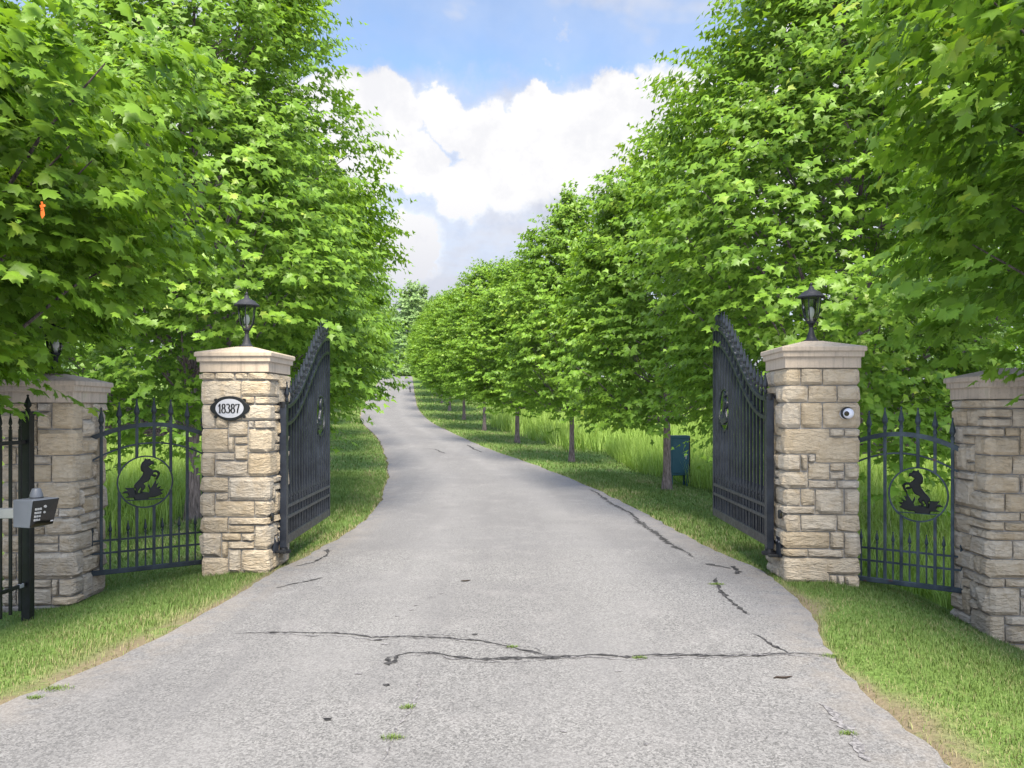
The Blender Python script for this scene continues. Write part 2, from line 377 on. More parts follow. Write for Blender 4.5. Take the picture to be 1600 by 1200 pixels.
def build_ground():
    offs = np.array([0, .06, .15, .3, .5, .8, 1.2, 1.7, 2.3, 3, 4, 5.5, 8, 12, 18, 28, 45, 70, 110, 180, 300, 500])
    L, Rr = edges(YS)
    cols = []
    for d in offs[::-1]: cols.append(L-d)
    for f in (.25, .5, .75): cols.append(L*(1-f)+Rr*f)
    for d in offs: cols.append(Rr+d)
    X = np.array(cols).T; Y = np.repeat(YS[:, None], X.shape[1], 1)
    Z = ground(X, Y)
    n = len(offs); inside = np.zeros(X.shape, bool); inside[:, n-1:n+4] = True
    Z = np.where(inside, Z0(Y)-.02, Z); 
    Zb = ground(X, Y)
    co = np.stack([X, Y, Z], -1).reshape(-1, 3)
    # bare soil and dead grass hugging the drive edge
    d = np.maximum(np.maximum(L[:, None]-X, X-Rr[:, None]), 0)
    w = soil_width(X, Y)
    edge = 1-sstep(.4, 1.15, d/np.maximum(w, .02))
    r, c = X.shape
    i = np.arange((r-1)*(c-1)); a = (i//(c-1))*c+i % (c-1)
    faces = np.stack([a, a+1, a+c+1, a+c], -1).ravel()
    me = mesh_np('ground', co, faces, 4, {'edge': edge.ravel()}, True)
    struct(obj('ground', me, 'turf'))
    # the drive
    K = 25; m = YS < 140; ysr = YS[m]
    f = np.linspace(0, 1, K)[None, :]
    X = L[m][:, None]*(1-f)+Rr[m][:, None]*f; Y = np.repeat(ysr[:, None], K, 1)
    crown = .035*(1-(2*f-1)**2)*sstep(60, 20, Y)
    Z = Z0(Y)+.012+crown*.6+.008*wave(X*1.3, Y*.9)*np.minimum(1, np.minimum(f, 1-f)*8)
    edge = (1-sstep(.0, .10, np.minimum(f, 1-f)))*np.ones_like(Y)
    co = np.stack([X, Y, Z], -1).reshape(-1, 3)
    r, c = X.shape; i = np.arange((r-1)*(c-1)); a = (i//(c-1))*c+i % (c-1)
    faces = np.stack([a, a+1, a+c+1, a+c], -1).ravel()
    return struct(obj('driveway', mesh_np('driveway', co, faces, 4, {'edge': edge.ravel(), 'lane': ((np.exp(-((f-.30)/.08)**2)+np.exp(-((f-.68)/.08)**2))*np.ones_like(Y)).ravel()}, True), 'asphalt'))
def soil_width(x, y):
    left = x < 0
    wl = .08+.24*sstep(9.5, 4, y)*(.4+vnoise(y*1.1, y*0+4)); wr = .04+.34*sstep(5.2, 3.8, y)*vnoise(y*1.6, y*0+8)+.25*np.exp(-((y-6.6)/.7)**2)*vnoise(y*2, y*0+2)
    return np.where(left, wl, wr)*np.where(y > 11, .35, 1)
driveway = build_ground()
def road_z(x, y):
    L, Rr = edges(np.asarray(y, float)); f = np.clip((x-L)/(Rr-L), 0, 1)
    return float(Z0(y)+.012+.021*(1-(2*f-1)**2)*sstep(60, 20, y)+.008*wave(np.asarray(x*1.3), np.asarray(y*.9))*min(1, min(f, 1-f)*8))

def unproject(u, v):
    """where the sight line through a photo pixel meets the drive"""
    lo, hi = 1.5, 100.0
    for y in np.arange(2, 100, .05):
        if EYE-(v-HZ)/F*y <= float(Z0(y))+.02: return (u-800)/F*y, y
    return (u-800)/F*100, 100

def crack(pts, width, m='tar', seed=1, rough=1.0):
    r = random.Random(seed)
    P = [unproject(u, v) for u, v in pts]
    fine = []
    for (x0, y0), (x1, y1) in zip(P[:-1], P[1:]):
        n = max(2, int(math.hypot(x1-x0, y1-y0)/.035))
        for k in range(n): fine.append((x0+(x1-x0)*k/n, y0+(y1-y0)*k/n))
    fine.append(P[-1])
    vs = []; fs = []; N = len(fine); ox = oy = 0
    for i, (x, y) in enumerate(fine):
        a = fine[max(i-1, 0)]; b = fine[min(i+1, N-1)]; dx, dy = b[0]-a[0], b[1]-a[1]; l = math.hypot(dx, dy) or 1
        nx, ny = -dy/l, dx/l
        ox = ox*.86+r.uniform(-1, 1)*.013*rough; w = width*(.30+1.7*r.random()**2)*min(1, .25+6*min(i, N-1-i)/N)
        c = (x+nx*ox, y+ny*ox)
        for s in (-1, 1):
            X, Y = c[0]+nx*w*s/2, c[1]+ny*w*s/2; vs.append((X, Y, road_z(X, Y)+.004))
        if i: fs.append((2*i-2, 2*i-1, 2*i+1, 2*i))
    me = bpy.data.meshes.new('crack'); me.from_pydata(vs, [], fs); me.update()
    return obj('crack', me, m, driveway)
CRACKS = [
    ([(368, 990), (430, 990), (500, 992), (540, 996), (580, 1001), (640, 999), (700, 1000), (760, 1008), (800, 1014), (830, 1022), (860, 1028), (905, 1030)], .022, 'tar', 1),
    ([(606, 1032), (640, 1026), (670, 1025), (700, 1031), (740, 1035), (800, 1035), (860, 1032), (920, 1030), (980, 1033), (1040, 1030), (1100, 1026), (1170, 1024), (1240, 1023), (1300, 1027)], .034, 'tar', 2),
    ([(606, 1032), (612, 1040), (610, 1047)], .045, 'tar', 3), ([(622, 1030), (624, 1042)], .03, 'tar', 31),
    ([(922, 764), (935, 772), (952, 783), (970, 796), (985, 803), (998, 815), (1010, 824), (1022, 832), (1040, 845), (1062, 858), (1085, 870)], .055, 'tar', 4),
    ([(990, 818), (1004, 816), (1012, 826)], .04, 'tar', 41),
    ([(1102, 882), (1125, 886), (1142, 889)], .05, 'tar', 5), ([(1148, 884), (1150, 897)], .05, 'tar', 51),
    ([(1118, 905), (1124, 925), (1135, 938), (1150, 947), (1158, 956), (1174, 962)], .034, 'tar', 6),
    ([(1175, 990), (1200, 1002), (1222, 1014), (1235, 1024)], .024, 'tar', 7),
    ([(430, 920), (455, 914), (480, 908), (500, 902)], .022, 'tar', 8), ([(460, 884), (490, 878), (508, 868), (514, 860)], .024, 'tar', 9), ([(508, 862), (516, 858)], .05, 'tar', 91),
    ([(660, 1057), (652, 1075), (645, 1095), (638, 1120), (620, 1150), (605, 1180), (596, 1200)], .012, 'tar_faded', 10),
    ([(1280, 1100), (1305, 1120), (1325, 1145), (1345, 1165), (1352, 1190)], .05, 'tar_faded', 11),
    ([(660, 702), (680, 702), (696, 709)], .05, 'tar', 12), ([(730, 695), (742, 702), (754, 707)], .06, 'tar', 13), ([(686, 668), (696, 670)], .07, 'tar', 14), ([(640, 604), (641, 613)], .12, 'tar', 15),
]
for i, c in enumerate(CRACKS): crack(c[0], c[1], c[2], c[3])
for i in (1, 0, 4):                       # hairline strands running beside the long cracks
    crack([(u+3, v+2.5) for u, v in CRACKS[i][0]], .010, 'tar_faded', 60+i, 1.6); crack([(u-4, v-2) for u, v in CRACKS[i][0][2:]], .008, 'tar_faded', 70+i, 1.8)
def patches():
    r = random.Random(5)
    for u, v, s in [(560, 1060, .018), (620, 964, .014), (650, 948, .018), (643, 955, .018), (690, 930, .018), (604, 1076, .02), (672, 935, .016), (590, 1006, .024), (600, 1012, .018), (966, 1055, .016), (1010, 1170, .014), (742, 996, .02), (512, 1128, .02), (880, 1150, .014)]:
        x, y = unproject(u, v); vs = []
        for k in range(9):
            a = 2*math.pi*k/9; rr = s*(.6+.6*r.random()); X, Y = x+rr*1.3*math.cos(a), y+rr*math.sin(a); vs.append((X, Y, road_z(X, Y)+.004))
        me = bpy.data.meshes.new('pothole'); me.from_pydata(vs, [], [tuple(range(9))]); me.update(); obj('tar_spot', me, 'tar_faded' if s < .019 else 'tar', driveway)
patches()

# ------------------------------------------------------------------ stone pillars
CELL_H = .080
def stone_mesh(lx, ly, lz, r, proud):
    """rock-faced block; the faces named in proud ('-y', '+x', ...) bulge; corners chipped"""
    n = 3
    vs = {}; faces = []
    def vid(i, j, k):
        key = (i, j, k)
        if key not in vs: vs[key] = len(vs)
        return vs[key]
    for i in range(n):
        for j in range(n):
            for (a, flip) in ((0, 1), (n, 0)):
                q = [(i, j), (i+1, j), (i+1, j+1), (i, j+1)]
                for ax in range(3):
                    ids = []
                    for (p, s) in q:
                        t = [p, s]; t.insert(ax, a); ids.append(vid(*t))
                    nm = 'xyz'[ax]; d = ('-' if a == 0 else '+')+nm
                    if d in proud or nm == 'z': faces.append(ids)
                    elif abs(proud.get('ends', 0)): faces.append(ids)
    co = [None]*len(vs)
    g = .13+.09*r.random()
    cuts = {}
    for d in proud:
        cuts[d] = (r.uniform(-.5, .5), r.uniform(-.7, .3), r.random())
    for (i, j, k), q in vs.items():
        p = []
        for a, l in ((i, lx), (j, ly), (k, lz)):
            e = min(g*l, .035); p.append({0: 0, 1: e, 2: l-e, 3: l}[a])
        idx = [i, j, k]
        ext = [t in (0, n) for t in idx]
        for ax, nm in enumerate('xyz'):
            for a, sg in ((0, -1), (n, 1)):
                d = ('-' if sg < 0 else '+')+nm
                if idx[ax] == a and d in proud and d != 'ends':
                    edge = sum(ext)-1
                    if edge == 0: p[ax] += sg*(proud[d]*(.45+.9*r.random()))
                    elif edge == 1: p[ax] -= sg*.004*r.random()
                    else: p[ax] -= sg*(.006+.008*r.random())
        # wander of the joint edges
        for ax in range(3):
            if ext[ax]:
                p[ax] += r.uniform(-.003, .003)
        co[q] = p
    me = bpy.data.meshes.new('stone'); me.from_pydata(co, [], faces)
    bm = bmesh.new(); bm.from_mesh(me); bmesh.ops.recalc_face_normals(bm, faces=bm.faces)
    bmesh.ops.triangulate(bm, faces=bm.faces, quad_method='ALTERNATE'); bm.to_mesh(me); bm.free()
    return me

def pillar(name_label, x, y, rz, W, zbot, ztop, seed, corner='fl', lamp=None):
    """x, y is the front corner next to the drive; the body is W square"""
    r = random.Random(seed)
    N = 10; cw = W/N; rows = int(round((ztop-zbot)/CELL_H)); ch = (ztop-zbot)/rows
    c, s = math.cos(rz), math.sin(rz)
    hx = -W/2 if corner == 'fr' else W/2
    cx, cy = x+c*hx-s*W/2, y+s*hx+c*W/2
    root = thing('stone_pillar', name_label, 'pillar', (cx, cy, 0), rz, 'stone gate pillars')
    obj('mortar_core', MB().box(-W/2+.016, W/2-.016, -W/2+.016, W/2-.016, zbot, ztop-.002).mesh(), 'mortar', root)
    # cells round the four faces: face 0 front (-y), 1 right (+x), 2 back, 3 left
    P = 4*N; grid = -np.ones((rows, P), int); stones = []
    def put(c0, r0, w, h):
        k = len(stones); stones.append((c0 % P, r0, w, h))
        for cc in range(c0, c0+w): grid[r0:r0+h, cc % P] = k
    for corner_i in range(4):
        r0 = 0; flip = r.random() < .5; last = None
        while r0 < rows:
            h = min(r.choice([1, 2, 2, 2, 3, 3]), rows-r0)
            if rows-r0-h == 0 or True:
                a = r.choice([3, 4, 5, 6]) if not flip else r.choice([2, 2, 3]); b = r.choice([2, 2, 3]) if not flip else r.choice([3, 4, 5, 6])
                if h == 4: a = b = r.choice([2, 3])
                put((corner_i+1)*N-a, r0, a+b, h); flip = not flip; r0 += h
    for r0 in range(rows):
        for c0 in range(P):
            if grid[r0, c0] >= 0: continue
            run = 0
            while run < N and grid[r0, (c0+run) % P] < 0: run += 1
            opts = [w for w in (3, 4, 4, 5, 5, 6, 6, 7) if w <= run and run-w != 1]
            w = r.choice(opts) if opts else run
            h = r.choice([1, 2, 2, 2, 3, 3])
            if w >= 7: h = min(h, 2)
            while h > 1 and (r0+h > rows or (grid[r0:r0+h, [(c0+q) % P for q in range(w)]] >= 0).any()): h -= 1
            put(c0, r0, w, h)
    J = .0055; T = .09
    for (c0, r0, w, h) in stones:
        z0, z1 = zbot+r0*ch+J, zbot+(r0+h)*ch-J
        f = c0//N; p = c0-f*N
        pr = .012+.022*r.random()
        if p+w <= N:       # lies within one face
            l = w*cw-2*J
            me = stone_mesh(l, T, z1-z0, r, {'-y': pr, 'ends': 1})
            lx0 = -W/2+p*cw+J; local = Matrix.Translation((lx0, -W/2+r.uniform(-.004, .004), z0))
        else:              # corner stone: a cells on this face, b on the next
            a = N-p; b = w-a
            la, lb = a*cw-J, b*cw-J
            me = stone_mesh(la, lb, z1-z0, r, {'-y': pr, '+x': pr*.9, 'ends': 1})
            local = Matrix.Translation((W/2-la, -W/2, z0))
        o = obj('stone', me, 'limestone', root)
        o.matrix_local = Matrix.Rotation(f*math.pi/2, 4, 'Z') @ local
    # moulded cap: three stepped courses and a low pyramid
    def sq(h, z): return [(-h, -h, z), (h, -h, z), (h, h, z), (-h, h, z)]
    prof = [(W/2+.015, ztop), (W/2+.015, ztop+.098), (W/2+.038, ztop+.103), (W/2+.038, ztop+.150), (W/2+.056, ztop+.156), (W/2+.056, ztop+.192), (W/2+.050, ztop+.199), (.085, ztop+.272)]
    vs = []; fs = []
    for hh, z in prof: vs += sq(hh, z)
    for i in range(len(prof)-1):
        for k in range(4): fs.append((4*i+k, 4*i+(k+1) % 4, 4*i+4+(k+1) % 4, 4*i+4+k))
    fs += [(3, 2, 1, 0), tuple(range(4*len(prof)-4, 4*len(prof)))]
    obj('cap', MB().add(vs, fs).mesh(bevel=.004), 'cast_stone', root)
    root['ztop'] = ztop+.272
    return root, (cx, cy)

W1, W2 = .66, .62
PIL = {}
PIL['li'] = pillar('tall buff stone pillar carrying the oval house number, left of the drive', -2.414, 7.90, R(-2), W1, -.26, 1.970, 11, 'fr')
PIL['ri'] = pillar('tall buff stone pillar carrying the round camera, right of the drive', 2.545, 7.42, R(-3), W1, -.33, 1.985, 23, 'fl')
PIL['lo'] = pillar('shorter stone pillar behind the black fence post and keypad, at the left edge', -3.945, 7.18, R(2), W2, -.16, 1.663, 37, 'fr')
PIL['ro'] = pillar('shorter stone pillar under overhanging maple leaves, at the right edge', 4.035, 6.75, R(-2), W2, -.62, 1.690, 49, 'fl')
obj('footing', MB().box(-.325, .325, -.325, .325, -.9, -.162).mesh(bevel=.01), 'concrete', PIL['lo'][0])

# ------------------------------------------------------------------ lamps on the pillars
def lantern(label, pil, rz=0.0):
    root_p, (x, y) = pil
    z = root_p['ztop']
    root = thing('post_lantern', label, 'lantern', (x, y, z), rz, 'lanterns on the pillars')
    obj('base', MB().lathe([(.072, -.004), (.070, .012), (.052, .022), (.044, .04), (.032, .075), (.022, .115), (.018, .14), (.024, .148), (.026, .158), (.020, .166)], 12).mesh(smooth=True), 'lamp_metal', root)
    obj('cup', MB().lathe([(.020, .160), (.036, .172), (.042, .19), (.040, .196)], 12).mesh(smooth=True), 'lamp_metal', root)
    gp = [(.040, .196), (.060, .225), (.074, .27), (.083, .33), (.090, .40), (.094, .425)]
    obj('glass', MB().lathe(gp, 6, rot=R(30), cap=False).mesh(), 'lamp_glass', root)
    for k in range(6):
        a = R(30)+k*math.pi/3
        obj('rib', MB().tube([(r_*math.cos(a), r_*math.sin(a), z_) for r_, z_ in gp], .0055, 5).mesh(), 'lamp_metal', root)
    obj('bulb', MB().lathe([(.012, .20), (.014, .235), (.024, .25), (.030, .275), (.028, .305), (.016, .33), (.004, .338)], 12).mesh(smooth=True), 'bulb', root)
    obj('socket', MB().lathe([(.016, .19), (.016, .228)], 10).mesh(smooth=True), 'bulb', root)
    roof = obj('roof', MB().lathe([(.10, .422), (.128, .424), (.130, .432), (.112, .448), (.094, .462), (.088, .474), (.060, .488), (.034, .500), (.026, .512), (.022, .53)], 18).mesh(smooth=True), 'lamp_metal', root)
    obj('finial', MB().lathe([(.018, .528), (.010, .54), (.014, .55), (.014, .558), (.004, .572)], 10).mesh(smooth=True), 'lamp_metal', roof)
    return root
lantern('black glass lantern on the pillar with the house number', PIL['li'], R(10))
lantern('black glass lantern on the pillar with the round camera', PIL['ri'], R(25))
lantern('black lantern on the left edge pillar, its top hidden by maple leaves', PIL['lo'], R(5))

# ------------------------------------------------------------------ iron gates
def spear_mesh(s=1.0):
    return MB().lathe([(.011*s, 0), (.019*s, .006*s), (.019*s, .032*s), (.012*s, .040*s), (.015*s, .052*s), (.027*s, .078*s), (.024*s, .10*s), (.013*s, .150*s), (.006*s, .185*s), (.009*s, .192*s), (.009*s, .202*s), (.003*s, .21*s)], 6).mesh()
SPEAR, SPEAR_S = spear_mesh(1.0), spear_mesh(.62)
for me in (SPEAR, SPEAR_S): me.name = 'spear'
_h = lambda pts: [((x-478)/430, (632-y)/480) for x, y in pts]
HORSE = _h([(470,195),(500,215),(545,205),(560,240),(600,255),(612,315),(575,305),(545,330),(520,345),(550,385),(590,425),(640,420),(680,440),(705,480),(690,535),(655,600),(632,590),(665,520),(670,482),(640,456),(600,462),
            (590,495),(640,505),(655,535),(620,547),(585,530),(560,520),(545,580),(520,620),(460,650),(440,665),(475,710),(460,760),(425,795),(432,835),(400,838),(393,800),(415,752),(395,730),(380,760),(355,800),(358,855),(325,855),
            (318,800),(330,755),(305,742),(303,692),(330,650),(380,590),(430,510),(445,450),(415,430),(405,380),(405,330),(425,270),(460,235)])
ROCKS = _h([(120,825),(165,790),(210,790),(165,730),(240,737),(296,735),(310,770),(322,845),(390,835),(440,820),(535,840),(545,790),(520,720),(530,680),(562,770),(590,720),(620,660),(648,600),(645,690),(680,670),(645,765),(720,730),(692,785),
            (765,795),(712,832),(752,870),(700,900),(620,930),(530,932),(520,962),(310,962),(300,920),(170,910),(222,882),(202,830)])
def relief(poly, rad, th):
    """cast-iron figure with a raised, rounded face"""
    cu = bpy.data.curves.new('relief', 'CURVE'); cu.dimensions = '2D'; cu.fill_mode = 'BOTH'
    sp = cu.splines.new('POLY'); sp.points.add(len(poly)-1)
    for p, (a, b) in zip(sp.points, poly): p.co = (a*rad, b*rad, 0, 1)
    sp.use_cyclic_u = True
    cu.extrude = th*.3; cu.bevel_depth = th*.35; cu.bevel_resolution = 2; cu.offset = -th*.30
    o = bpy.data.objects.new('relief', cu); COL.objects.link(o)
    dg = bpy.context.evaluated_depsgraph_get(); me = bpy.data.meshes.new_from_object(o.evaluated_get(dg))
    bpy.data.objects.remove(o); bpy.data.curves.remove(cu)
    me.transform(Matrix.Rotation(R(90), 4, 'X')); me.name = 'relief'; return me
HORSE_ME, ROCK_ME = relief(HORSE, .25, .03), relief(ROCKS, .25, .024)
def with_mat(me, m):
    c = me.copy(); c.materials.clear(); c.materials.append(MATS[m]); return c

def medallion(root, x, z, mirror, m, rad=.25):
    pts = [(x+rad*math.cos(a), z+rad*math.sin(a)) for a in np.linspace(0, 2*math.pi, 41)]
    ring = obj('ring', MB().sweep_xz(pts, .022, .013).mesh(smooth=True), m, root)
    for nm, me, yy in (('horse', HORSE_ME, -.004), ('rockery', ROCK_ME, .004)):
        o = obj(nm, with_mat(me, 'black_iron' if m != 'gate_iron' else m), None, ring); o.location = (x, yy, z); o.scale = (-1 if mirror else 1, 1, 1)
    zz = z-.17; hw = math.sqrt(rad**2-.17**2)
    obj('bar', MB().box(x-hw, x+hw, -.008, .008, zz-.008, zz).mesh(), m, ring)

def drive_leaf(label, hinge, d, zoff, mirror):
    L = 2.30; m = 'gate_iron'
    root = thing('drive_gate_leaf', label, 'gate', (hinge[0], hinge[1], zoff), math.atan2(d[1], d[0]), 'drive gate leaves')
    zb, zh, ze = .20, 1.63, 2.52
    topz = lambda x, o=0: zh+(ze-zh)*(.5-.5*math.cos(math.pi*min(max((x-.05)/(L-.1), 0), 1)))-o
    obj('hinge_stile', MB().box(-.035, .035, -.035, .035, zb-.02, zh+.02).mesh(bevel=.004), m, root)
    obj('end_stile', MB().box(L-.022, L+.022, -.022, .022, zb, ze+.01).mesh(bevel=.003), m, root)
    obj('bottom_rail', MB().box(.036, L-.023, -.020, .020, zb, zb+.095).mesh(bevel=.004), m, root)
    for z in (.475, .59): obj('lower_rail', MB().box(.036, L-.023, -.021, .021, z-.017, z+.017).mesh(bevel=.003), m, root)
    xs = np.linspace(.036, L-.023, 40)
    for o_ in (0, .18): obj('curved_rail', MB().sweep_xz([(x, topz(x, o_)) for x in xs], .045, .034).mesh(smooth=True), m, root)
    n = 17; mx, mz, mr = 1.80, 1.52, .25
    sp, sps = with_mat(SPEAR, m), with_mat(SPEAR_S, m)
    for i in range(n):
        x = .036+(L-.059)*(i+.75)/(n+.4)
        zt = topz(x)+.05
        segs = [(zb+.09, zt)]
        if abs(x-mx) < mr-.02:
            hh = math.sqrt(mr**2-(x-mx)**2); segs = [(zb+.09, mz-hh), (mz+hh, zt)]
        for a, b in segs: pk = obj('picket', MB().box(x-.013, x+.013, -.013, .013, a, b).mesh(bevel=.002), m, root)
        obj('spear', sp, None, pk, (x, 0, zt))
    for i in range(n+1):
        x = .036+(L-.059)*(i+.25)/(n+.4)
        pk = obj('short_picket', MB().box(x-.009, x+.009, -.009, .009, zb+.09, .64).mesh(), m, root)
        obj('spear', sps, None, pk, (x, 0, .64))
    medallion(root, mx, mz, mirror, m, mr)
    # hinges
    sgn = 1 if mirror else -1
    for z in (1.58,):
        h = obj('top_hinge', MB().tube([(0, sgn*-.02, z+.07), (0, sgn*-.075, z+.07)], .020, 8).mesh(smooth=True), 'black_iron', root)
        obj('hinge_collar', MB().lathe([(.042, z+.04), (.042, z+.10)], 12).mesh(smooth=True), 'black_iron', h)
    h = obj('bottom_hinge', MB().lathe([(.075, zb-.075), (.075, zb-.05), (.045, zb-.045), (.040, zb-.02)], 12).mesh(smooth=True), 'black_iron', root)
    return root
drive_leaf('dark iron gate leaf swung open beside the house number pillar', (-2.355, 8.25), (-.07, 2.35), 0, False)
drive_leaf('dark iron gate leaf swung open beside the camera pillar', (2.49, 7.74), (.055, 2.30), .075, True)

def side_gate(label, a, b, zoff, ring_at, mirror, m, post_left):
    """small arched gate between an outer and an inner pillar; a, b its ends (left, right in the photo)"""
    dx, dy = b[0]-a[0], b[1]-a[1]; L = math.hypot(dx, dy)
    root = thing('side_gate', label, 'gate', (a[0], a[1], zoff), math.atan2(dy, dx), 'small side gates')
    arch = lambda x, e, c: e+(c-e)*(1-(2*x/L-1)**2)
    xs = np.linspace(0, L, 25)
    obj('bottom_rail', MB().box(0, L, -.02, .02, .03, .075).mesh(bevel=.004), m, root)
    for z in (.235, .355): obj('lower_rail', MB().box(0, L, -.009, .009, z-.009, z+.009).mesh(), m, root)
    obj('arched_rail', MB().sweep_xz([(x, arch(x, 1.305, 1.455)) for x in xs], .036, .042).mesh(smooth=True), m, root)
    obj('thin_arched_rail', MB().sweep_xz([(x, arch(x, 1.09, 1.275)) for x in xs], .016, .016).mesh(smooth=True), m, root)
    n = 7; px = [L*(i+.8)/(n+.45) for i in range(n)]
    rx = px[2]*.5+px[3]*.5 if ring_at == 'left' else px[4]
    rz_, rr = .895, .25
    sp, sps = with_mat(SPEAR, m), with_mat(SPEAR_S, m)
    for x in px:
        zt = arch(x, 1.375, 1.525); segs = [(.07, zt)]
        if abs(x-rx) < rr-.012:
            hh = math.sqrt(rr**2-(x-rx)**2); segs = [(.07, rz_-hh), (rz_+hh, zt)]
        for p, q in segs: pk = obj('picket', MB().box(x-.013, x+.013, -.013, .013, p, q).mesh(bevel=.002), m, root)
        obj('spear', sp, None, pk, (x, 0, zt-.02))
    st = px[1]-px[0]
    for i in range(n+1):
        x = px[0]-st/2+st*i
        if .01 < x < L-.01:
            pk = obj('short_picket', MB().box(x-.007, x+.007, -.007, .007, .07, .40).mesh(), m, root)
            obj('spear', sps, None, pk, (x, 0, .40))
    medallion(root, rx, rz_, mirror, m, rr)
    if post_left: obj('hinge_post', MB().box(-.012, .022, -.02, .02, -.10, 1.50).mesh(bevel=.003), 'black_iron', root)
    return root
side_gate('black arched side gate with a rearing horse, left of the house number pillar', (-4.0, 7.52), (-3.06, 8.20), 0, 'left', False, 'side_gate_iron', False)
side_gate('weathered blue-grey arched side gate with a rearing horse, right of the camera pillar', (3.235, 7.86), (4.07, 7.20), -.085, 'right', True, 'side_gate_iron_worn', True)

def bracket(label, x, y, z, rz, sgn):
    """bottom pivot bracket bolted to the pillar, with its shelf"""
    root = thing('hinge_bracket', label, 'bracket', (x, y, z), rz, 'gate pivot brackets')
    obj('plate', MB().box(-.012, .012, -.07, .07, -.09, .09).mesh(bevel=.003), 'gate_iron', root)
    obj('arm', MB().box(0, .10*sgn, -.03, .03, -.10, -.075).mesh(bevel=.003) if sgn > 0 else MB().box(-.10, 0, -.03, .03, -.10, -.075).mesh(bevel=.003), 'black_iron', root)
    for k in (-1, 1): obj('bolt', MB().lathe([(.010, -.02), (.010, .02)], 6).mesh(), 'steel', root, (0, .045*k, .05)).rotation_euler = (0, R(90), 0)
    return root
bracket('dark pivot bracket low on the house number pillar', -2.395, 8.10, .25, R(-2), 1)
bracket('dark pivot bracket low on the camera pillar', 2.54, 7.60, .30, R(-3), -1)
def eye(label, x, y, z, rz):
    root = thing('safety_sensor', label, 'sensor', (x, y, z), rz, 'gate safety sensors')
    b = obj('housing', MB().lathe([(.020, -.03), (.026, -.02), (.026, .02), (.020, .03)], 10).mesh(smooth=True), 'dark_plastic', root)
    b.scale = (.8, .8, 1.35)
    obj('eye', MB().lathe([(.012, -.004), (.012, .004)], 10).mesh(), 'lens', root, (.0, -.022, 0)).rotation_euler = (R(90), 0, 0)
eye('small black sensor on the corner of the house number pillar', -2.392, 7.97, .53, 0)
eye('small black sensor on the corner of the camera pillar', 2.512, 7.50, .62, 0)

# ------------------------------------------------------------------ house number plaque
def nib_stroke(mb, pts, thick, thin, y):
    """flat pen stroke: thick where it runs down, thin where it runs across"""
    pts = [Vector((a, b)) for a, b in pts]
    L_, R_ = [], []
    for i, p in enumerate(pts):
        t = (pts[min(i+1, len(pts)-1)]-pts[max(i-1, 0)]).normalized(); n = Vector((-t.y, t.x))
        w = thin+(thick-thin)*abs(t.y)**1.5
        L_.append(p+n*w/2); R_.append(p-n*w/2)
    for i in range(len(pts)-1):
        mb.prism_xz([tuple(L_[i]), tuple(R_[i]), tuple(R_[i+1]), tuple(L_[i+1])], y, y+.004)
def arc(cx, cy, rx, ry, a0, a1, n=16): return [(cx+rx*math.cos(R(a0+(a1-a0)*k/n)), cy+ry*math.sin(R(a0+(a1-a0)*k/n))) for k in range(n+1)]
DIGITS = {
    '1': [[(.0, .74), (.16, .80), (.26, 1.0)], [(.26, 1.0), (.26, .05)], [(.08, .0), (.44, .0)]],
    '8': [arc(.28, .76, .20, .23, 60, 420, 24), arc(.28, .26, .26, .27, 90, 450, 24)],
    '3': [arc(.24, .76, .22, .23, 150, -90, 20), arc(.24, .27, .27, .27, 90, -150, 22)],
    '7': [[(.02, .80), (.04, .96), (.30, .96), (.54, .98)], [(.54, .98), (.42, .62), (.30, .30), (.26, .0)]],
}
def plaque():
    px_, (cx, cy) = PIL['li']
    th = R(-2); n = Vector((math.sin(th), -math.cos(th)))
    u = Vector((math.cos(th), math.sin(th)))
    c = Vector((cx, cy))+n*(W1/2+.022)+u*(-.036)
    root = thing('number_plaque', 'oval white plaque reading 18387 in a black frame on the pillar', 'plaque', (c.x, c.y, 1.612), th)
    out = []
    for k in range(48):
        a = 2*math.pi*k/48; x, z = .170*math.cos(a), .122*math.sin(a)
        x += .030*math.copysign(1, x)*max(0, abs(math.cos(a))-.86)/.14
        z += .006*abs(math.sin(2*a))**4
        out.append((x, z))
    fr = obj('frame', MB().prism_xz(out, -.012, .012).mesh(bevel=.004), 'dark_plastic', root)
    for s in (-1, 1):
        for q in (-1, 1): obj('scroll', MB().lathe([(.016, -.014), (.016, .008)], 10).mesh(smooth=True), 'dark_plastic', fr, (s*.142, 0, q*.082)).rotation_euler = (R(90), 0, 0)
    obj('face', MB().prism_xz([(.140*math.cos(2*math.pi*k/40), .094*math.sin(2*math.pi*k/40)) for k in range(40)], -.016, -.006).mesh(), 'plaque_white', root)
    x = -.112; H = .088
    for ch, wd in zip('18387', (.036, .046, .046, .046, .046)):
        mb = MB()
        for st in DIGITS[ch]: nib_stroke(mb, [(x+a*H*.74, -.044+b*H) for a, b in st], .0125, .0055, -.0205)
        obj('digit', mb.mesh(), 'digit_black', root); x += wd
plaque()

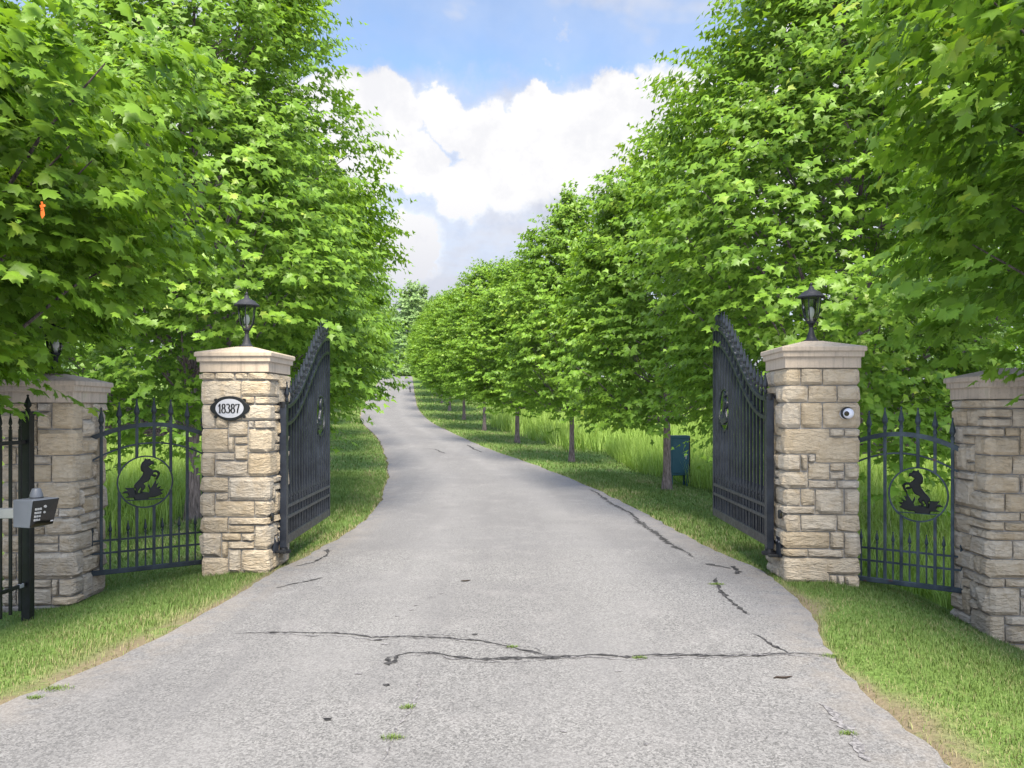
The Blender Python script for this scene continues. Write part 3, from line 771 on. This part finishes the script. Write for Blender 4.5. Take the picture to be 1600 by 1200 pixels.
# ------------------------------------------------------------------ camera on the right pillar
def security_camera():
    _, (cx, cy) = PIL['ri']; th = R(-3)
    n = Vector((math.sin(th), -math.cos(th))); u = Vector((math.cos(th), math.sin(th)))
    c = Vector((cx, cy))+n*(W1/2+.015)+u*.205
    root = thing('security_camera', 'round white camera in a black ring fixed to the right pillar', 'camera', (c.x, c.y, 1.565), th); root.scale = (.76, .76, .76)
    def disc(name, prof, m, loc, rot):
        o = obj(name, MB().lathe(prof, 20).mesh(smooth=True), m, root, loc); o.rotation_euler = rot; return o
    disc('wall_plate', [(.062, -.02), (.064, .012), (.058, .018)], 'white_plastic', (-.012, .0, -.004), (R(90), 0, 0))
    disc('ring', [(.050, 0), (.072, .012), (.076, .03), (.070, .046), (.050, .05)], 'dark_plastic', (0, -.012, .004), (R(90), 0, R(-6)))
    sp = [(.064*math.cos(a), .064*math.sin(a)) for a in np.linspace(-math.pi/2, math.pi/2, 13)]
    disc('ball', [(max(r_, .001), z_) for r_, z_ in sp], 'white_plastic', (.008, -.062, 0), (R(96), 0, R(-14)))
    disc('lens_window', [(.001, .055), (.026, .057), (.030, .060), (.026, .066), (.001, .068)], 'lens', (.008, -.062, 0), (R(92), 0, R(-38)))
security_camera()

# ------------------------------------------------------------------ boundary fence and keypad at the left edge
def left_fence():
    px_, py_ = -4.055, 6.70
    root = thing('iron_fence', 'black iron fence with spear tips in front of the left edge pillar', 'fence', (px_, py_, 0))
    m = 'black_iron'
    z = gz(px_, py_)
    post = obj('post', MB().box(-.036, .036, -.036, .036, z-.1, 1.565).mesh(bevel=.003), m, root)
    obj('post_cap', MB().box(-.043, .043, -.043, .043, 1.55, 1.585).mesh(bevel=.004), m, post)
    obj('spear', with_mat(SPEAR, m), None, post, (0, 0, 1.58)).scale = (1.25, 1.25, .7)
    dx, dy = .0, -1.0; L = 2.4
    for zz in (1.33, .145): obj('rail', MB().box(-.012, .012, -L, -.037, zz-.016, zz+.016).mesh(bevel=.003), m, root)
    obj('hinge_clip', MB().box(-.016, .016, -.13, -.075, .13, .162).mesh(bevel=.002), 'steel', root)
    sp = with_mat(SPEAR_S, m)
    for i in range(18):
        y = -.105-.127*i
        pk = obj('picket', MB().box(-.010, .010, y-.010, y+.010, -.06, 1.44).mesh(), m, root)
        obj('spear', sp, None, pk, (0, y, 1.44))
left_fence()
def keypad():
    x, y = -3.43, 5.75
    root = thing('entry_keypad', 'grey call box with a glossy black keypad on an arm, left edge', 'intercom', (x, y, .765))
    # local frame: front (panel) faces right and towards the camera
    rz = R(72)
    sub = obj('housing', MB().add([(-.10, -.075, .0), (.10, -.045, .0), (.10, .075, 0), (-.10, .075, 0), (-.10, -.105, .20), (.10, -.105, .20), (.10, .075, .20), (-.10, .075, .20)],
              [(0, 3, 2, 1), (4, 5, 6, 7), (0, 1, 5, 4), (1, 2, 6, 5), (2, 3, 7, 6), (3, 0, 4, 7)]).mesh(bevel=.004), 'grey_enamel', root)
    sub.rotation_euler = (0, 0, rz)
    sub.scale = (1.12, 1.0, .98)
    pan = obj('panel', MB().add([(-.096, -.079, .004), (.096, -.050, .004), (.096, -.110, .196), (-.096, -.110, .196), (-.096, -.073, .004), (.096, -.044, .004), (.096, -.1, .196), (-.096, -.1, .196)],
              [(0, 1, 2, 3), (4, 7, 6, 5), (0, 4, 5, 1), (1, 5, 6, 2), (2, 6, 7, 3), (3, 7, 4, 0)]).mesh(), 'glossy_panel', sub)
    def on(xx, zz, o_=.004):
        t = (zz-.004)/.192; f = (xx+.096)/.192
        return (xx, (-.079+f*.029)*(1-t)+(-.110)*t-o_, zz)
    for r_ in range(4):
        for c_ in range(3):
            xx, zz = -.070+.017*c_, .055+.026*r_; p = on(xx, zz)
            obj('key', MB().box(-.0068, .0068, -.003, .004, -.008, .008).mesh(bevel=.001), 'steel', pan, p)
    for zz, rr in ((.105, .011), (.147, .012)):
        o = obj('button', MB().lathe([(rr, -.004), (rr*.8, .004)], 10).mesh(), 'steel', pan, on(-.004, zz)); o.rotation_euler = (R(90), 0, 0)
    obj('badge', MB().box(-.010, .010, -.001, .004, -.004, .004).mesh(), 'plaque_white', pan, on(.076, .03))
    cone = obj('camera_cone', MB().lathe([(.045, .0), (.043, .022), (.030, .062), (.026, .068), (.004, .070)], 14).mesh(smooth=True), 'grey_enamel', root, (-.012, .04, .197))
    obj('cone_seal', MB().lathe([(.047, -.003), (.047, .006)], 14).mesh(smooth=True), 'dark_plastic', cone)
    obj('arm', MB().box(-.62, -.085, -.010, .058, .052, .122).mesh(bevel=.004), 'steel', root)
    z = gz(x-.6, y)
    obj('pedestal', MB().box(-.655, -.585, -.012, .060, z-.765-.15, .122).mesh(bevel=.004), 'steel', root)
keypad()

# ------------------------------------------------------------------ utility pedestal behind the verge tree
def utility_box():
    x, y = 3.44, 16.6; z = gz(x, y)
    root = thing('utility_cabinet', 'dark teal metal utility cabinet standing behind a maple trunk', 'cabinet', (x, y, z), R(8))
    b = obj('body', MB().box(-.20, .20, -.13, .13, .22, 1.00).mesh(bevel=.012), 'teal_enamel', root)
    obj('lid', MB().box(-.215, .215, -.145, .145, .985, 1.045).mesh(bevel=.012), 'teal_enamel', root)
    obj('door', MB().box(-.165, .165, -.142, -.128, .27, .96).mesh(bevel=.004), 'teal_enamel', b)
    obj('latch', MB().box(.11, .135, -.156, -.138, .56, .66).mesh(bevel=.003), 'steel', b)
    for sx in (-1, 1):
        for sy in (-1, 1): obj('leg', MB().box(sx*.17-.02, sx*.17+.02, sy*.10-.02, sy*.10+.02, -.12, .23).mesh(), 'teal_enamel', root)
    obj('post', MB().box(.205, .265, -.02, .05, -.12, 1.02).mesh(bevel=.003), 'dead_wood', root)
utility_box()

# ------------------------------------------------------------------ maples
def maple_leaf(lod):
    """outline of a five-lobed leaf: x across, y from stalk to tip, z up; triangle fan round a centre"""
    if lod == 0:
        h = [(0, 0), (.38, -.05), (.29, .14), (.60, .42), (.30, .44), (.23, .73), (.09, .70), (0, 1.0)]
    elif lod == 1:
        h = [(0, 0), (.58, .28), (.22, .46), (0, 1.0)]
    else:
        h = [(0, 0), (.46, .30), (0, 1.0)]
    pts = h+[(-x, y) for x, y in h[-2:0:-1]]
    co = [(0, .36, 0)] if lod < 1 else []
    for x, y in pts: co.append((x, y-.0, -.22*abs(x)-.16*max(0, y-.45)**1.5-.05*(y < .0)))
    n = len(pts)
    if lod: tris = [(0, i, i+1) for i in range(1, n-1)]
    else: tris = [(0, 1+i, 1+(i+1) % n) for i in range(n)]
    return np.array(co), np.array(tris)
LEAF = [maple_leaf(k) for k in range(3)]

def norm(a): return a/np.maximum(np.linalg.norm(a, axis=-1, keepdims=True), 1e-6)

PROF_T = [0, .06, .15, .32, .5, .68, .82, .93, 1.0]
PROF_R = [.50, .80, .95, 1.0, .93, .76, .53, .28, .06]

def grow_crown(seed, H, zc, Rad, n_clusters, sprays, per, size, inner=.2, squash=1.0, lean=(0, 0), PROF_R=PROF_R):
    """leaf origins, tip directions, normals, sizes and tone values; also the limb paths"""
    g = np.random.default_rng(seed)
    n = n_clusters
    # stratified cluster centres over the crown's skin, some inside
    tt = []; 
    while len(tt) < n:
        t = g.random(); 
        if g.random() < np.interp(t, PROF_T, PROF_R)**.8+.05: tt.append(t)
    t = np.array(tt); az = (np.arange(n)*2.39996+g.normal(0, .35, n))
    bulge = 1+.16*np.sin(az*3+t*9+seed)+.10*np.sin(az*5-t*14+seed*2)
    rho = np.where(g.random(n) < inner, g.uniform(.25, .6, n), g.uniform(.72, 1.0, n)**.7)
    rr = np.interp(t, PROF_T, PROF_R)*Rad*bulge*rho
    C = np.stack([np.cos(az)*rr*squash+lean[0]*t, np.sin(az)*rr+lean[1]*t, zc+t*(H-zc)], -1)
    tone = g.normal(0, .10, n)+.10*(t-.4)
    # limbs
    limbs = []
    for k in range(0, n, 3):
        z0 = max(zc-.15, C[k, 2]-.75*rr[k]-.1)
        limbs.append((np.array([lean[0]*t[k]*.5, lean[1]*t[k]*.5, min(z0, H*.86)]), C[k], rr[k]))
    # sprays
    ns = n*sprays
    ci = np.repeat(np.arange(n), sprays)
    a = g.uniform(0, 2*np.pi, ns); rad = .42*np.sqrt(g.random(ns))*(Rad/2.6)
    out = np.stack([np.cos(az), np.sin(az), np.zeros(n)], -1)[ci]
    radial = np.stack([np.cos(a), np.sin(a), np.zeros(ns)], -1)
    S = C[ci]+radial*rad[:, None]+np.stack([np.zeros(ns), np.zeros(ns), g.normal(0, .27, ns)], -1)*(Rad/2.6)
    up = (np.interp(t, PROF_T, [.0, 0, .02, .08, .15, .3, .5, .9, 1.6])[ci])
    D = norm(out*.75+radial*.9+np.stack([np.zeros(ns), np.zeros(ns), up+g.normal(.08, .2, ns)], -1))
    ln = g.uniform(.34, .62, ns)*(Rad/2.6)
    side = norm(np.cross(D, np.array([0, 0, 1.0])))
    # leaves along sprays
    nl = ns*per
    si = np.repeat(np.arange(ns), per); j = np.tile(np.arange(per), ns)
    s = (j+.6)/per*(.9+.2*g.random(nl)); sg = np.where(j % 2 == 0, 1.0, -1.0)
    term = (j == per-1)
    droop = .22*s**2*ln[si]
    O = S[si]+D[si]*(s*ln[si])[:, None]; O[:, 2] -= droop
    w = np.where(term, .1, 1.0)
    T = norm(D[si]*(.50+.6*term)[:, None]+side[si]*(sg*w*g.uniform(.4, 1.0, nl))[:, None]+g.normal(0, .25, (nl, 3))+np.array([0, 0, -.62]))
    O = O+T*(size*.45)
    Nn = norm(np.array([0, 0, 1.0])*.60+out[si]*.62+radial[si]*.25+g.normal(0, .34, (nl, 3)))
    Nn = norm(Nn-T*np.sum(Nn*T, -1, keepdims=True))
    sz = size*g.uniform(.70, 1.18, nl)*(1-.25*term)
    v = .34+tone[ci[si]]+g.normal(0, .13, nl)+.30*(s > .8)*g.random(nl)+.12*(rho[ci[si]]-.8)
    return O, T, Nn, sz, np.clip(v, 0, 1), limbs

def leaf_mesh(name, O, T, Nn, sz, v, lod):
    co, tr = LEAF[lod]; n = len(O); k = len(co)
    B = np.cross(T, Nn)
    V = (O[:, None, :]+sz[:, None, None]*(co[None, :, 0:1]*B[:, None, :]+co[None, :, 1:2]*T[:, None, :]+co[None, :, 2:3]*Nn[:, None, :])).reshape(-1, 3)
    Fc = (tr[None]+(np.arange(n)*k)[:, None, None]).reshape(-1)
    return mesh_np(name, V, Fc, 3, {'var': np.repeat(v, k)})

def trunk_mesh(seed, H, zc, limbs, r0, sides=8):
    r = random.Random(seed); mb = MB()
    pts = []; rads = []
    for i in range(13):
        f = i/12; z = -.15+f*(H*.88+.15)
        pts.append((.04*math.sin(f*5+seed)*f, .04*math.cos(f*4+seed)*f, z)); rads.append(r0*(1-.86*f)*(1.0+.35*math.exp(-(z+.1)/.12) if z < .6 else 1))
    mb.tube(pts, rads, sides)
    for a, b, rr in limbs:
        a = Vector(a); b = Vector(b); m = a.lerp(b, .5)+Vector((0, 0, -.10*rr-.02)); q = a.lerp(b, .78)+Vector((0, 0, -.02))
        rb = max(.006, min(.026, .008+.007*rr))*r0/.1
        mb.tube([a, m, q, b], [rb, rb*.7, rb*.45, rb*.2], 5, False)
    return mb.mesh('trunk', smooth=True)

def in_frame(P):
    y = np.maximum(P[:, 1], .05); u = 800+F*P[:, 0]/y; vv = HZ-F*(P[:, 2]-EYE)/y
    return (P[:, 1] > .3) & (u > 5) & (u < 1595) & (vv > 5) & (vv < 1195)

LEAF_ONE = []
def single_leaf_meshes():
    for k in range(6):
        O = np.zeros((1, 3)); T = np.array([[0, 1.0, 0]]); N_ = np.array([[0, 0, 1.0]])
        me = leaf_mesh('leaf', O, T, N_, np.ones(1), np.array([.18+.14*k]), 0); me.materials.append(MATS['maple_leaf']); LEAF_ONE.append(me)
single_leaf_meshes()

def near_maple(label, x, y, seed, H, zc, Rad, ncl, spr, per, size, n_single=300, lod=0, rot=0.0, r0=.105, keep=None, squash=1.0, lean=(0, 0), prof=PROF_R):
    z = gz(x, y)
    root = thing('maple_tree', label, 'tree', (x, y, z), 0, 'maples lining the drive')
    O, T, Nn, sz, v, limbs = grow_crown(seed, H, zc, Rad, ncl, spr, per, size, lean=lean, squash=squash, PROF_R=prof)
    base = np.array([x, y, z])
    if keep is not None:
        ok = keep(O+base); O, T, Nn, sz, v = O[ok], T[ok], Nn[ok], sz[ok], v[ok]
    P = O+base; d = np.linalg.norm(P-np.array([0, 0, EYE]), axis=1)
    d = np.where(in_frame(P), d, 1e6)
    idx = np.argsort(d)[:n_single]; idx = idx[d[idx] < 1e5]
    rest = np.ones(len(O), bool); rest[idx] = False
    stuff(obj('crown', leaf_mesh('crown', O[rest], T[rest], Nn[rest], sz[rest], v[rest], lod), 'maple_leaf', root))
    obj('trunk', trunk_mesh(seed, H, zc, limbs, r0), 'bark', root)
    for i in idx:
        B = np.cross(T[i], Nn[i]); s = sz[i]
        M = Matrix(((B[0]*s, T[i][0]*s, Nn[i][0]*s, O[i][0]), (B[1]*s, T[i][1]*s, Nn[i][1]*s, O[i][1]), (B[2]*s, T[i][2]*s, Nn[i][2]*s, O[i][2]), (0, 0, 0, 1)))
        o = bpy.data.objects.new('leaf', LEAF_ONE[min(5, max(0, int((v[i]-.1)/.14)))]); COL.objects.link(o); o.parent = root; o.matrix_local = M
    return root

BOUGH = [.30, .42, .62, .92, 1.0, .92, .72, .42, .1]
near_maple('maple with large bright leaves at the left edge, over the shorter left pillar', -5.0, 5.9, 3, 5.1, 2.05, 2.15, 200, 13, 11, .124, prof=BOUGH)
near_maple('maple with large dark leaves hanging in from the upper right corner', 5.4, 5.3, 5, 6.4, 2.25, 2.45, 205, 13, 11, .132, prof=BOUGH)
near_maple('tall dense maple right behind the house number pillar', -4.98, 12.5, 8, 9.6, 1.5, 2.6, 520, 15, 12, .112, lod=1)
near_maple('tall dense maple right behind the camera pillar', 4.87, 11.6, 13, 9.7, 1.55, 2.5, 500, 15, 12, .112, lod=1)

# the avenue beyond: two grown crowns, turned and scaled from tree to tree
def avenue():
    variants = []
    for seed in (21, 34, 46):
        O, T, Nn, sz, v, limbs = grow_crown(seed, 8.2, 1.72, 2.1, 285, 12, 11, .145)
        cm = leaf_mesh('crown', O, T, Nn, sz, v, 1); cm.materials.append(MATS['maple_leaf_far'])
        tm = trunk_mesh(seed, 8.2, 1.35, limbs, .098); tm.materials.append(MATS['bark'])
        variants.append((cm, tm))
    ORD = ['first', 'second', 'third', 'fourth', 'fifth', 'sixth', 'seventh', 'eighth', 'ninth', 'tenth', 'eleventh', 'twelfth']
    right = [(3.02, 15.6, .84), (1.64, 22.0, .83), (.19, 29.0, .84), (-1.24, 36.0, .87), (-2.58, 43.0, .88), (-3.9, 50.0, .88), (-5.0, 57.0, .88), (-6.0, 64, .88), (-7.0, 71.0, .86), (-8.2, 79, .86)]
    left = [(-5.3, 19.2, .98), (-6.6, 25.5, 1.0), (-8.2, 31.5, .97), (-10.2, 39, .98), (-12.2, 47.5, .97), (-13.8, 56, .95)]
    for row, side in ((right, 'right'), (left, 'left')):
        for i, (x, y, s) in enumerate(row):
            where = 'with the teal cabinet at its trunk' if (side == 'right' and i == 0) else f'{ORD[i]} in the {side} row beyond the gate pillars'
            root = thing('maple_tree', f'round green maple {where}', 'tree', (x, y, gz(x, y)), R(77*i+(40 if side == 'left' else 0)), 'maples lining the drive')
            jz = [1, 1.05, .95, 1.03, .97][i % 5]; root.scale = (s*(2-jz), s*(2-jz), s*jz)
            cm, tm = variants[(i+(side == 'left')) % 3]
            stuff(obj('crown', cm, None, root)); obj('trunk', tm, None, root)
    # paler wood on the rise behind
    O, T, Nn, sz, v, limbs = grow_crown(55, 12.5, 1.5, 3.7, 130, 12, 9, .42)
    cm = leaf_mesh('crown', O, T, Nn, sz, v, 1); cm.materials.append(MATS['pale_leaf'])
    tm = trunk_mesh(55, 12.5, 1.5, limbs, .2); tm.materials.append(MATS['bark'])
    far = [(-13.6, 112, 1.02, 'pale grey-green tree standing at the far end of the drive'), (-19.5, 118, .95, 'pale tree left of the far end of the drive'), (-8.5, 122, .95, 'pale tree behind the end of the right hand row')]
    far += [(14, 92, .8, 'pale field tree beyond the meadow, left of the open right gate leaf'), (36, 76, .85, 'pale field tree far behind the right side gate'), (47, 82, .9, 'pale field tree far behind the right edge pillar'),
            (-33, 62, .85, 'pale field tree far behind the left side gate'), (-28, 70, .8, 'pale field tree far behind the house number pillar'),
            (-17.6, 99, 0, 'low pale bush left of the crest of the drive'), (-14.2, 106, 0, 'low pale bush straight behind the crest of the drive'), (-10.4, 99, 0, 'low pale bush right of the crest of the drive')]
    O, T, Nn, sz, v, limbs = grow_crown(66, 3.4, .1, 1.9, 60, 10, 9, .30)
    bc = leaf_mesh('crown', O, T, Nn, sz, v, 1); bc.materials.append(MATS['pale_leaf']); bt = trunk_mesh(66, 3.4, .1, limbs, .06); bt.materials.append(MATS['bark'])
    for x, y, s, lb in far:
        if s: continue
        root = thing('bush', lb, 'bush', (x, y, gz(x, y)), R(x*40), 'bushes at the crest of the drive')
        stuff(obj('crown', bc, None, root)); obj('stem', bt, None, root)
    far = [f for f in far if f[2]]
    k = 0
    for x, y, s, lb in far:
        root = thing('field_tree', lb, 'tree', (x, y, gz(x, y)), R(50*k), 'trees beyond the meadow'); root.scale = (s, s, s); k += 1
        stuff(obj('crown', cm, None, root)); obj('trunk', tm, None, root)
avenue()

# orange tag on a left twig
def ribbon():
    y = 4.9; x = (65-800)/F*y; z = EYE-(328-HZ)/F*y
    mb = MB(); mb.tube([(0, 0, .05), (.006, .004, .02), (0, 0, .0)], .006, 6)
    mb.add([(-.005, 0, .01), (.012, .002, .012), (.018, .004, -.03), (.006, -.004, -.055), (-.006, 0, -.03)], [(0, 1, 2, 3, 4)])
    mb.add([(-.012, 0, .03), (.02, .004, .034), (.022, 0, .02), (-.01, .002, .014)], [(0, 1, 2, 3)])
    tag(obj('ribbon', mb.mesh(), 'orange_ribbon', None, (x, y, z)), 'small orange ribbon tied among the leaves at upper left', 'ribbon')
ribbon()

# ------------------------------------------------------------------ grass
def blades(name, X, Y, h, w, bend, v, m, zoff=-.01, seed=0):
    """grass: bent five-point blades near by, plain triangles beyond 9 m"""
    g = np.random.default_rng(seed+99); n = len(X); Zb = ground(X, Y)+zoff
    a = g.uniform(0, 2*np.pi, n); d = np.stack([np.cos(a), np.sin(a), np.zeros(n)], -1); s = np.stack([-np.sin(a), np.cos(a), np.zeros(n)], -1)
    b = bend*g.uniform(.3, 1.4, n)
    P = np.stack([X, Y, Zb], -1)
    mid = P+d*(b*h*.28)[:, None]; mid[:, 2] += h*.55
    tip = P+d*(b*h)[:, None]; tip[:, 2] += h*(1-.25*b)
    nr = (Y < 9) | (h > .2) & (Y < 16); fr = ~nr; k = nr.sum(); q = fr.sum(); ww = w[:, None]
    V1 = np.stack([P-s*ww/2, P+s*ww/2, mid+s*ww*.42, mid-s*ww*.42, tip], 1)[nr].reshape(-1, 3)
    V2 = np.stack([P-s*ww*.7, P+s*ww*.7, tip], 1)[fr].reshape(-1, 3)
    base = (np.arange(k)*5)[:, None]
    t1 = np.concatenate([base+np.array([[0, 1, 2]]), base+np.array([[0, 2, 3]]), base+np.array([[3, 2, 4]])], 1).ravel()
    t2 = (5*k+np.arange(q*3)).ravel()
    return mesh_np(name, np.concatenate([V1, V2]), np.concatenate([t1, t2]), 3, {'var': np.concatenate([np.repeat(v[nr], 5), np.repeat(v[fr], 3)])})

def in_pillar(X, Y):
    bad = np.zeros(len(X), bool)
    for k, (o, (cx, cy)) in PIL.items(): bad |= (np.abs(X-cx) < .33) & (np.abs(Y-cy) < .33)
    return bad
def lawn():
    g = np.random.default_rng(4)
    def sample(n, x0, x1, y0, y1, dens):
        X = g.uniform(x0, x1, n); Y = g.uniform(y0, y1, n)
        L, Rr = edges(Y); d = np.maximum(L-X, X-Rr)
        w = soil_width(X, Y)
        pr = np.where(d > 0, .22+.78*sstep(.35, 1.25, d/w), 0)*dens(X, Y, d)
        # keep what the photograph can see, with a margin
        u = 800+F*X/np.maximum(Y, .1)
        ok = (g.random(n) < pr) & (u > -250) & (u < 1850) & ~in_pillar(X, Y)
        return X[ok], Y[ok], d[ok], w[ok]
    XX, YY, HH, WW, VV = [], [], [], [], []
    def put(X, Y, d, w, h0, h1, w0, w1):
        n = len(X); patch = vnoise(X*1.1+5, Y*1.1); fine = vnoise(X*5, Y*5)
        h = g.uniform(h0, h1, n)*(.6+.55*patch+.3*fine)
        v = .22+.42*patch*vnoise(X*.6, Y*.6+9)+g.normal(0, .14, n)
        dry = (1-sstep(.6, 2.2, d/w))*.8+(vnoise(X*2.1+3, Y*2.1) > .72)*.35
        v = np.where(g.random(n) < dry, g.uniform(.8, 1.0, n), v); v = np.where(g.random(n) < .16, g.uniform(.72, 1, n), v)
        stripe = .10*np.sign(np.sin(d*5.2))*(Y > 8.6)
        v = np.clip(v+stripe, 0, 1)
        XX.append(X); YY.append(Y); HH.append(h); WW.append(g.uniform(w0, w1, n)); VV.append(v)
    one = lambda X, Y, d: np.ones(len(X))
    put(*sample(105000, -6.2, -2.2, 3.8, 9.5, one), .022, .058, .003, .0048)
    put(*sample(130000, 1.9, 6.2, 3.2, 9.5, one), .022, .058, .003, .0048)
    put(*sample(80000, -7.0, -2.0, 9.0, 19, one), .04, .085, .007, .012)
    put(*sample(80000, 1.0, 6.0, 9.0, 19, one), .04, .085, .007, .012)
    put(*sample(64000, -12, 5.0, 19, 40, lambda X, Y, d: (d < 5)*1.0), .05, .10, .014, .024)
    put(*sample(30000, -18, 0, 40, 75, lambda X, Y, d: (d < 5)*1.0), .07, .14, .03, .05)
    X, Y, h, w, v = map(np.concatenate, (XX, YY, HH, WW, VV))
    o = stuff(obj('lawn_grass', blades('lawn_grass', X, Y, h, w, .55, v, None), 'grass_blade'))
    tag(o, 'short mown grass along both sides of the drive', 'grass')
    # meadow: tall grass beyond the mown strips
    XX, YY, HH, WW, VV = [], [], [], [], []
    def field(n, x0, x1, y0, y1, lo, h0, h1, w0, w1, side):
        X = g.uniform(x0, x1, n); Y = g.uniform(y0, y1, n); L, Rr = edges(Y); d = (X-Rr) if side > 0 else (L-X)
        lo = lo+.5*(vnoise(Y*.8, Y*0+side)-.5)
        u = 800+F*X/np.maximum(Y, .1); ok = (d > lo) & (u > -150) & (u < 1750)
        X, Y = X[ok], Y[ok]; k = len(X); cl = vnoise(X*1.2+7, Y*1.2); big = vnoise(X*.35, Y*.35+2)
        XX.append(X); YY.append(Y); HH.append(g.uniform(h0, h1, k)*(.55+.5*cl+.35*big)); WW.append(g.uniform(w0, w1, k))
        VV.append(np.clip(.15+.5*big+.25*cl+g.normal(0, .15, k)-.1, 0, 1))
    field(40000, 3.5, 12, 8.4, 15, 2.15, .25, .55, .008, .016, 1)
    field(60000, 3.0, 18, 15, 26, 2.15, .45, 1.0, .008, .016, 1)
    field(45000, -1, 24, 26, 60, 2.6, .5, 1.05, .02, .035, 1)
    field(50000, -16, -3.8, 11.5, 26, 3.2, .28, .60, .008, .016, -1)
    field(25000, -26, -7, 26, 60, 3.4, .5, .9, .02, .035, -1)
    X, Y, h, w, v = map(np.concatenate, (XX, YY, HH, WW, VV))
    o = stuff(obj('meadow_grass', blades('meadow_grass', X, Y, h, w, .5, v, None, seed=3), 'meadow_blade'))
    tag(o, 'tall light green meadow grass behind the rows of maples', 'grass')
lawn()

def tufts():
    """small weeds rooted in the cracks and at the drive edge"""
    g = np.random.default_rng(17)
    names = [(88, 1078, .10, 'green weed tuft on the asphalt at the lower left edge'), (55, 1092, .05, 'tiny weed beside the larger tuft at lower left'), (1302, 1027, .09, 'green weed where the long crack meets the right verge'), (1120, 915, .08, 'weeds in the crack before the camera pillar'), (637, 1115, .05, 'weed growing in the thin crack at the bottom middle'),
             (613, 1165, .06, 'weed growing in the thin crack near the bottom edge'), (1325, 1148, .05, 'weed in the faded crack at lower right'), (1000, 1033, .05, 'small weed midway along the long crack'), (800, 1014, .04, 'small weed where two cracks meet in the middle')]
    for u, v, s, lb in names:
        x, y = unproject(u, v); n = int(2600*s)+20; a = g.uniform(0, 2*np.pi, n); r = s*.7*g.random(n)
        X = x+r*np.cos(a)*1.4; Y = y+r*np.sin(a)*.8; h = g.uniform(.010, .026, n); w = g.uniform(.002, .004, n)
        me = blades('weed_tuft', X, Y, h, w, 1.0, np.clip(g.normal(.45, .2, n), 0, 1), None)
        co = np.empty(len(me.vertices)*3, np.float32); me.vertices.foreach_get('co', co); co = co.reshape(-1, 3)
        co[:, 2] += road_z(x, y)-float(ground(x, y))+.006 if True else 0
        me.vertices.foreach_set('co', co.ravel()); me.update()
        tag(stuff(obj('weed_tuft', me, 'grass_blade')), lb, 'weed', 'weeds in the asphalt')
tufts()
def sticks():
    for u, v, l, a, lb in ((1224, 1064, .12, 8, 'short dark stick on the asphalt at lower right'), (728, 912, .10, 25, 'short dark stick on the asphalt before the gates')):
        x, y = unproject(u, v); r = random.Random(u); pts = []
        for k in range(6):
            f = k/5-.5; pts.append((f*l, .008*math.sin(k*1.7), .006+.003*r.random()))
        tag(obj('stick', MB().tube(pts, [.003, .006, .007, .006, .005, .002], 6).mesh(), 'dead_wood', None, (x, y, road_z(x, y)), R(a)), lb, 'stick', 'sticks on the asphalt')
sticks()
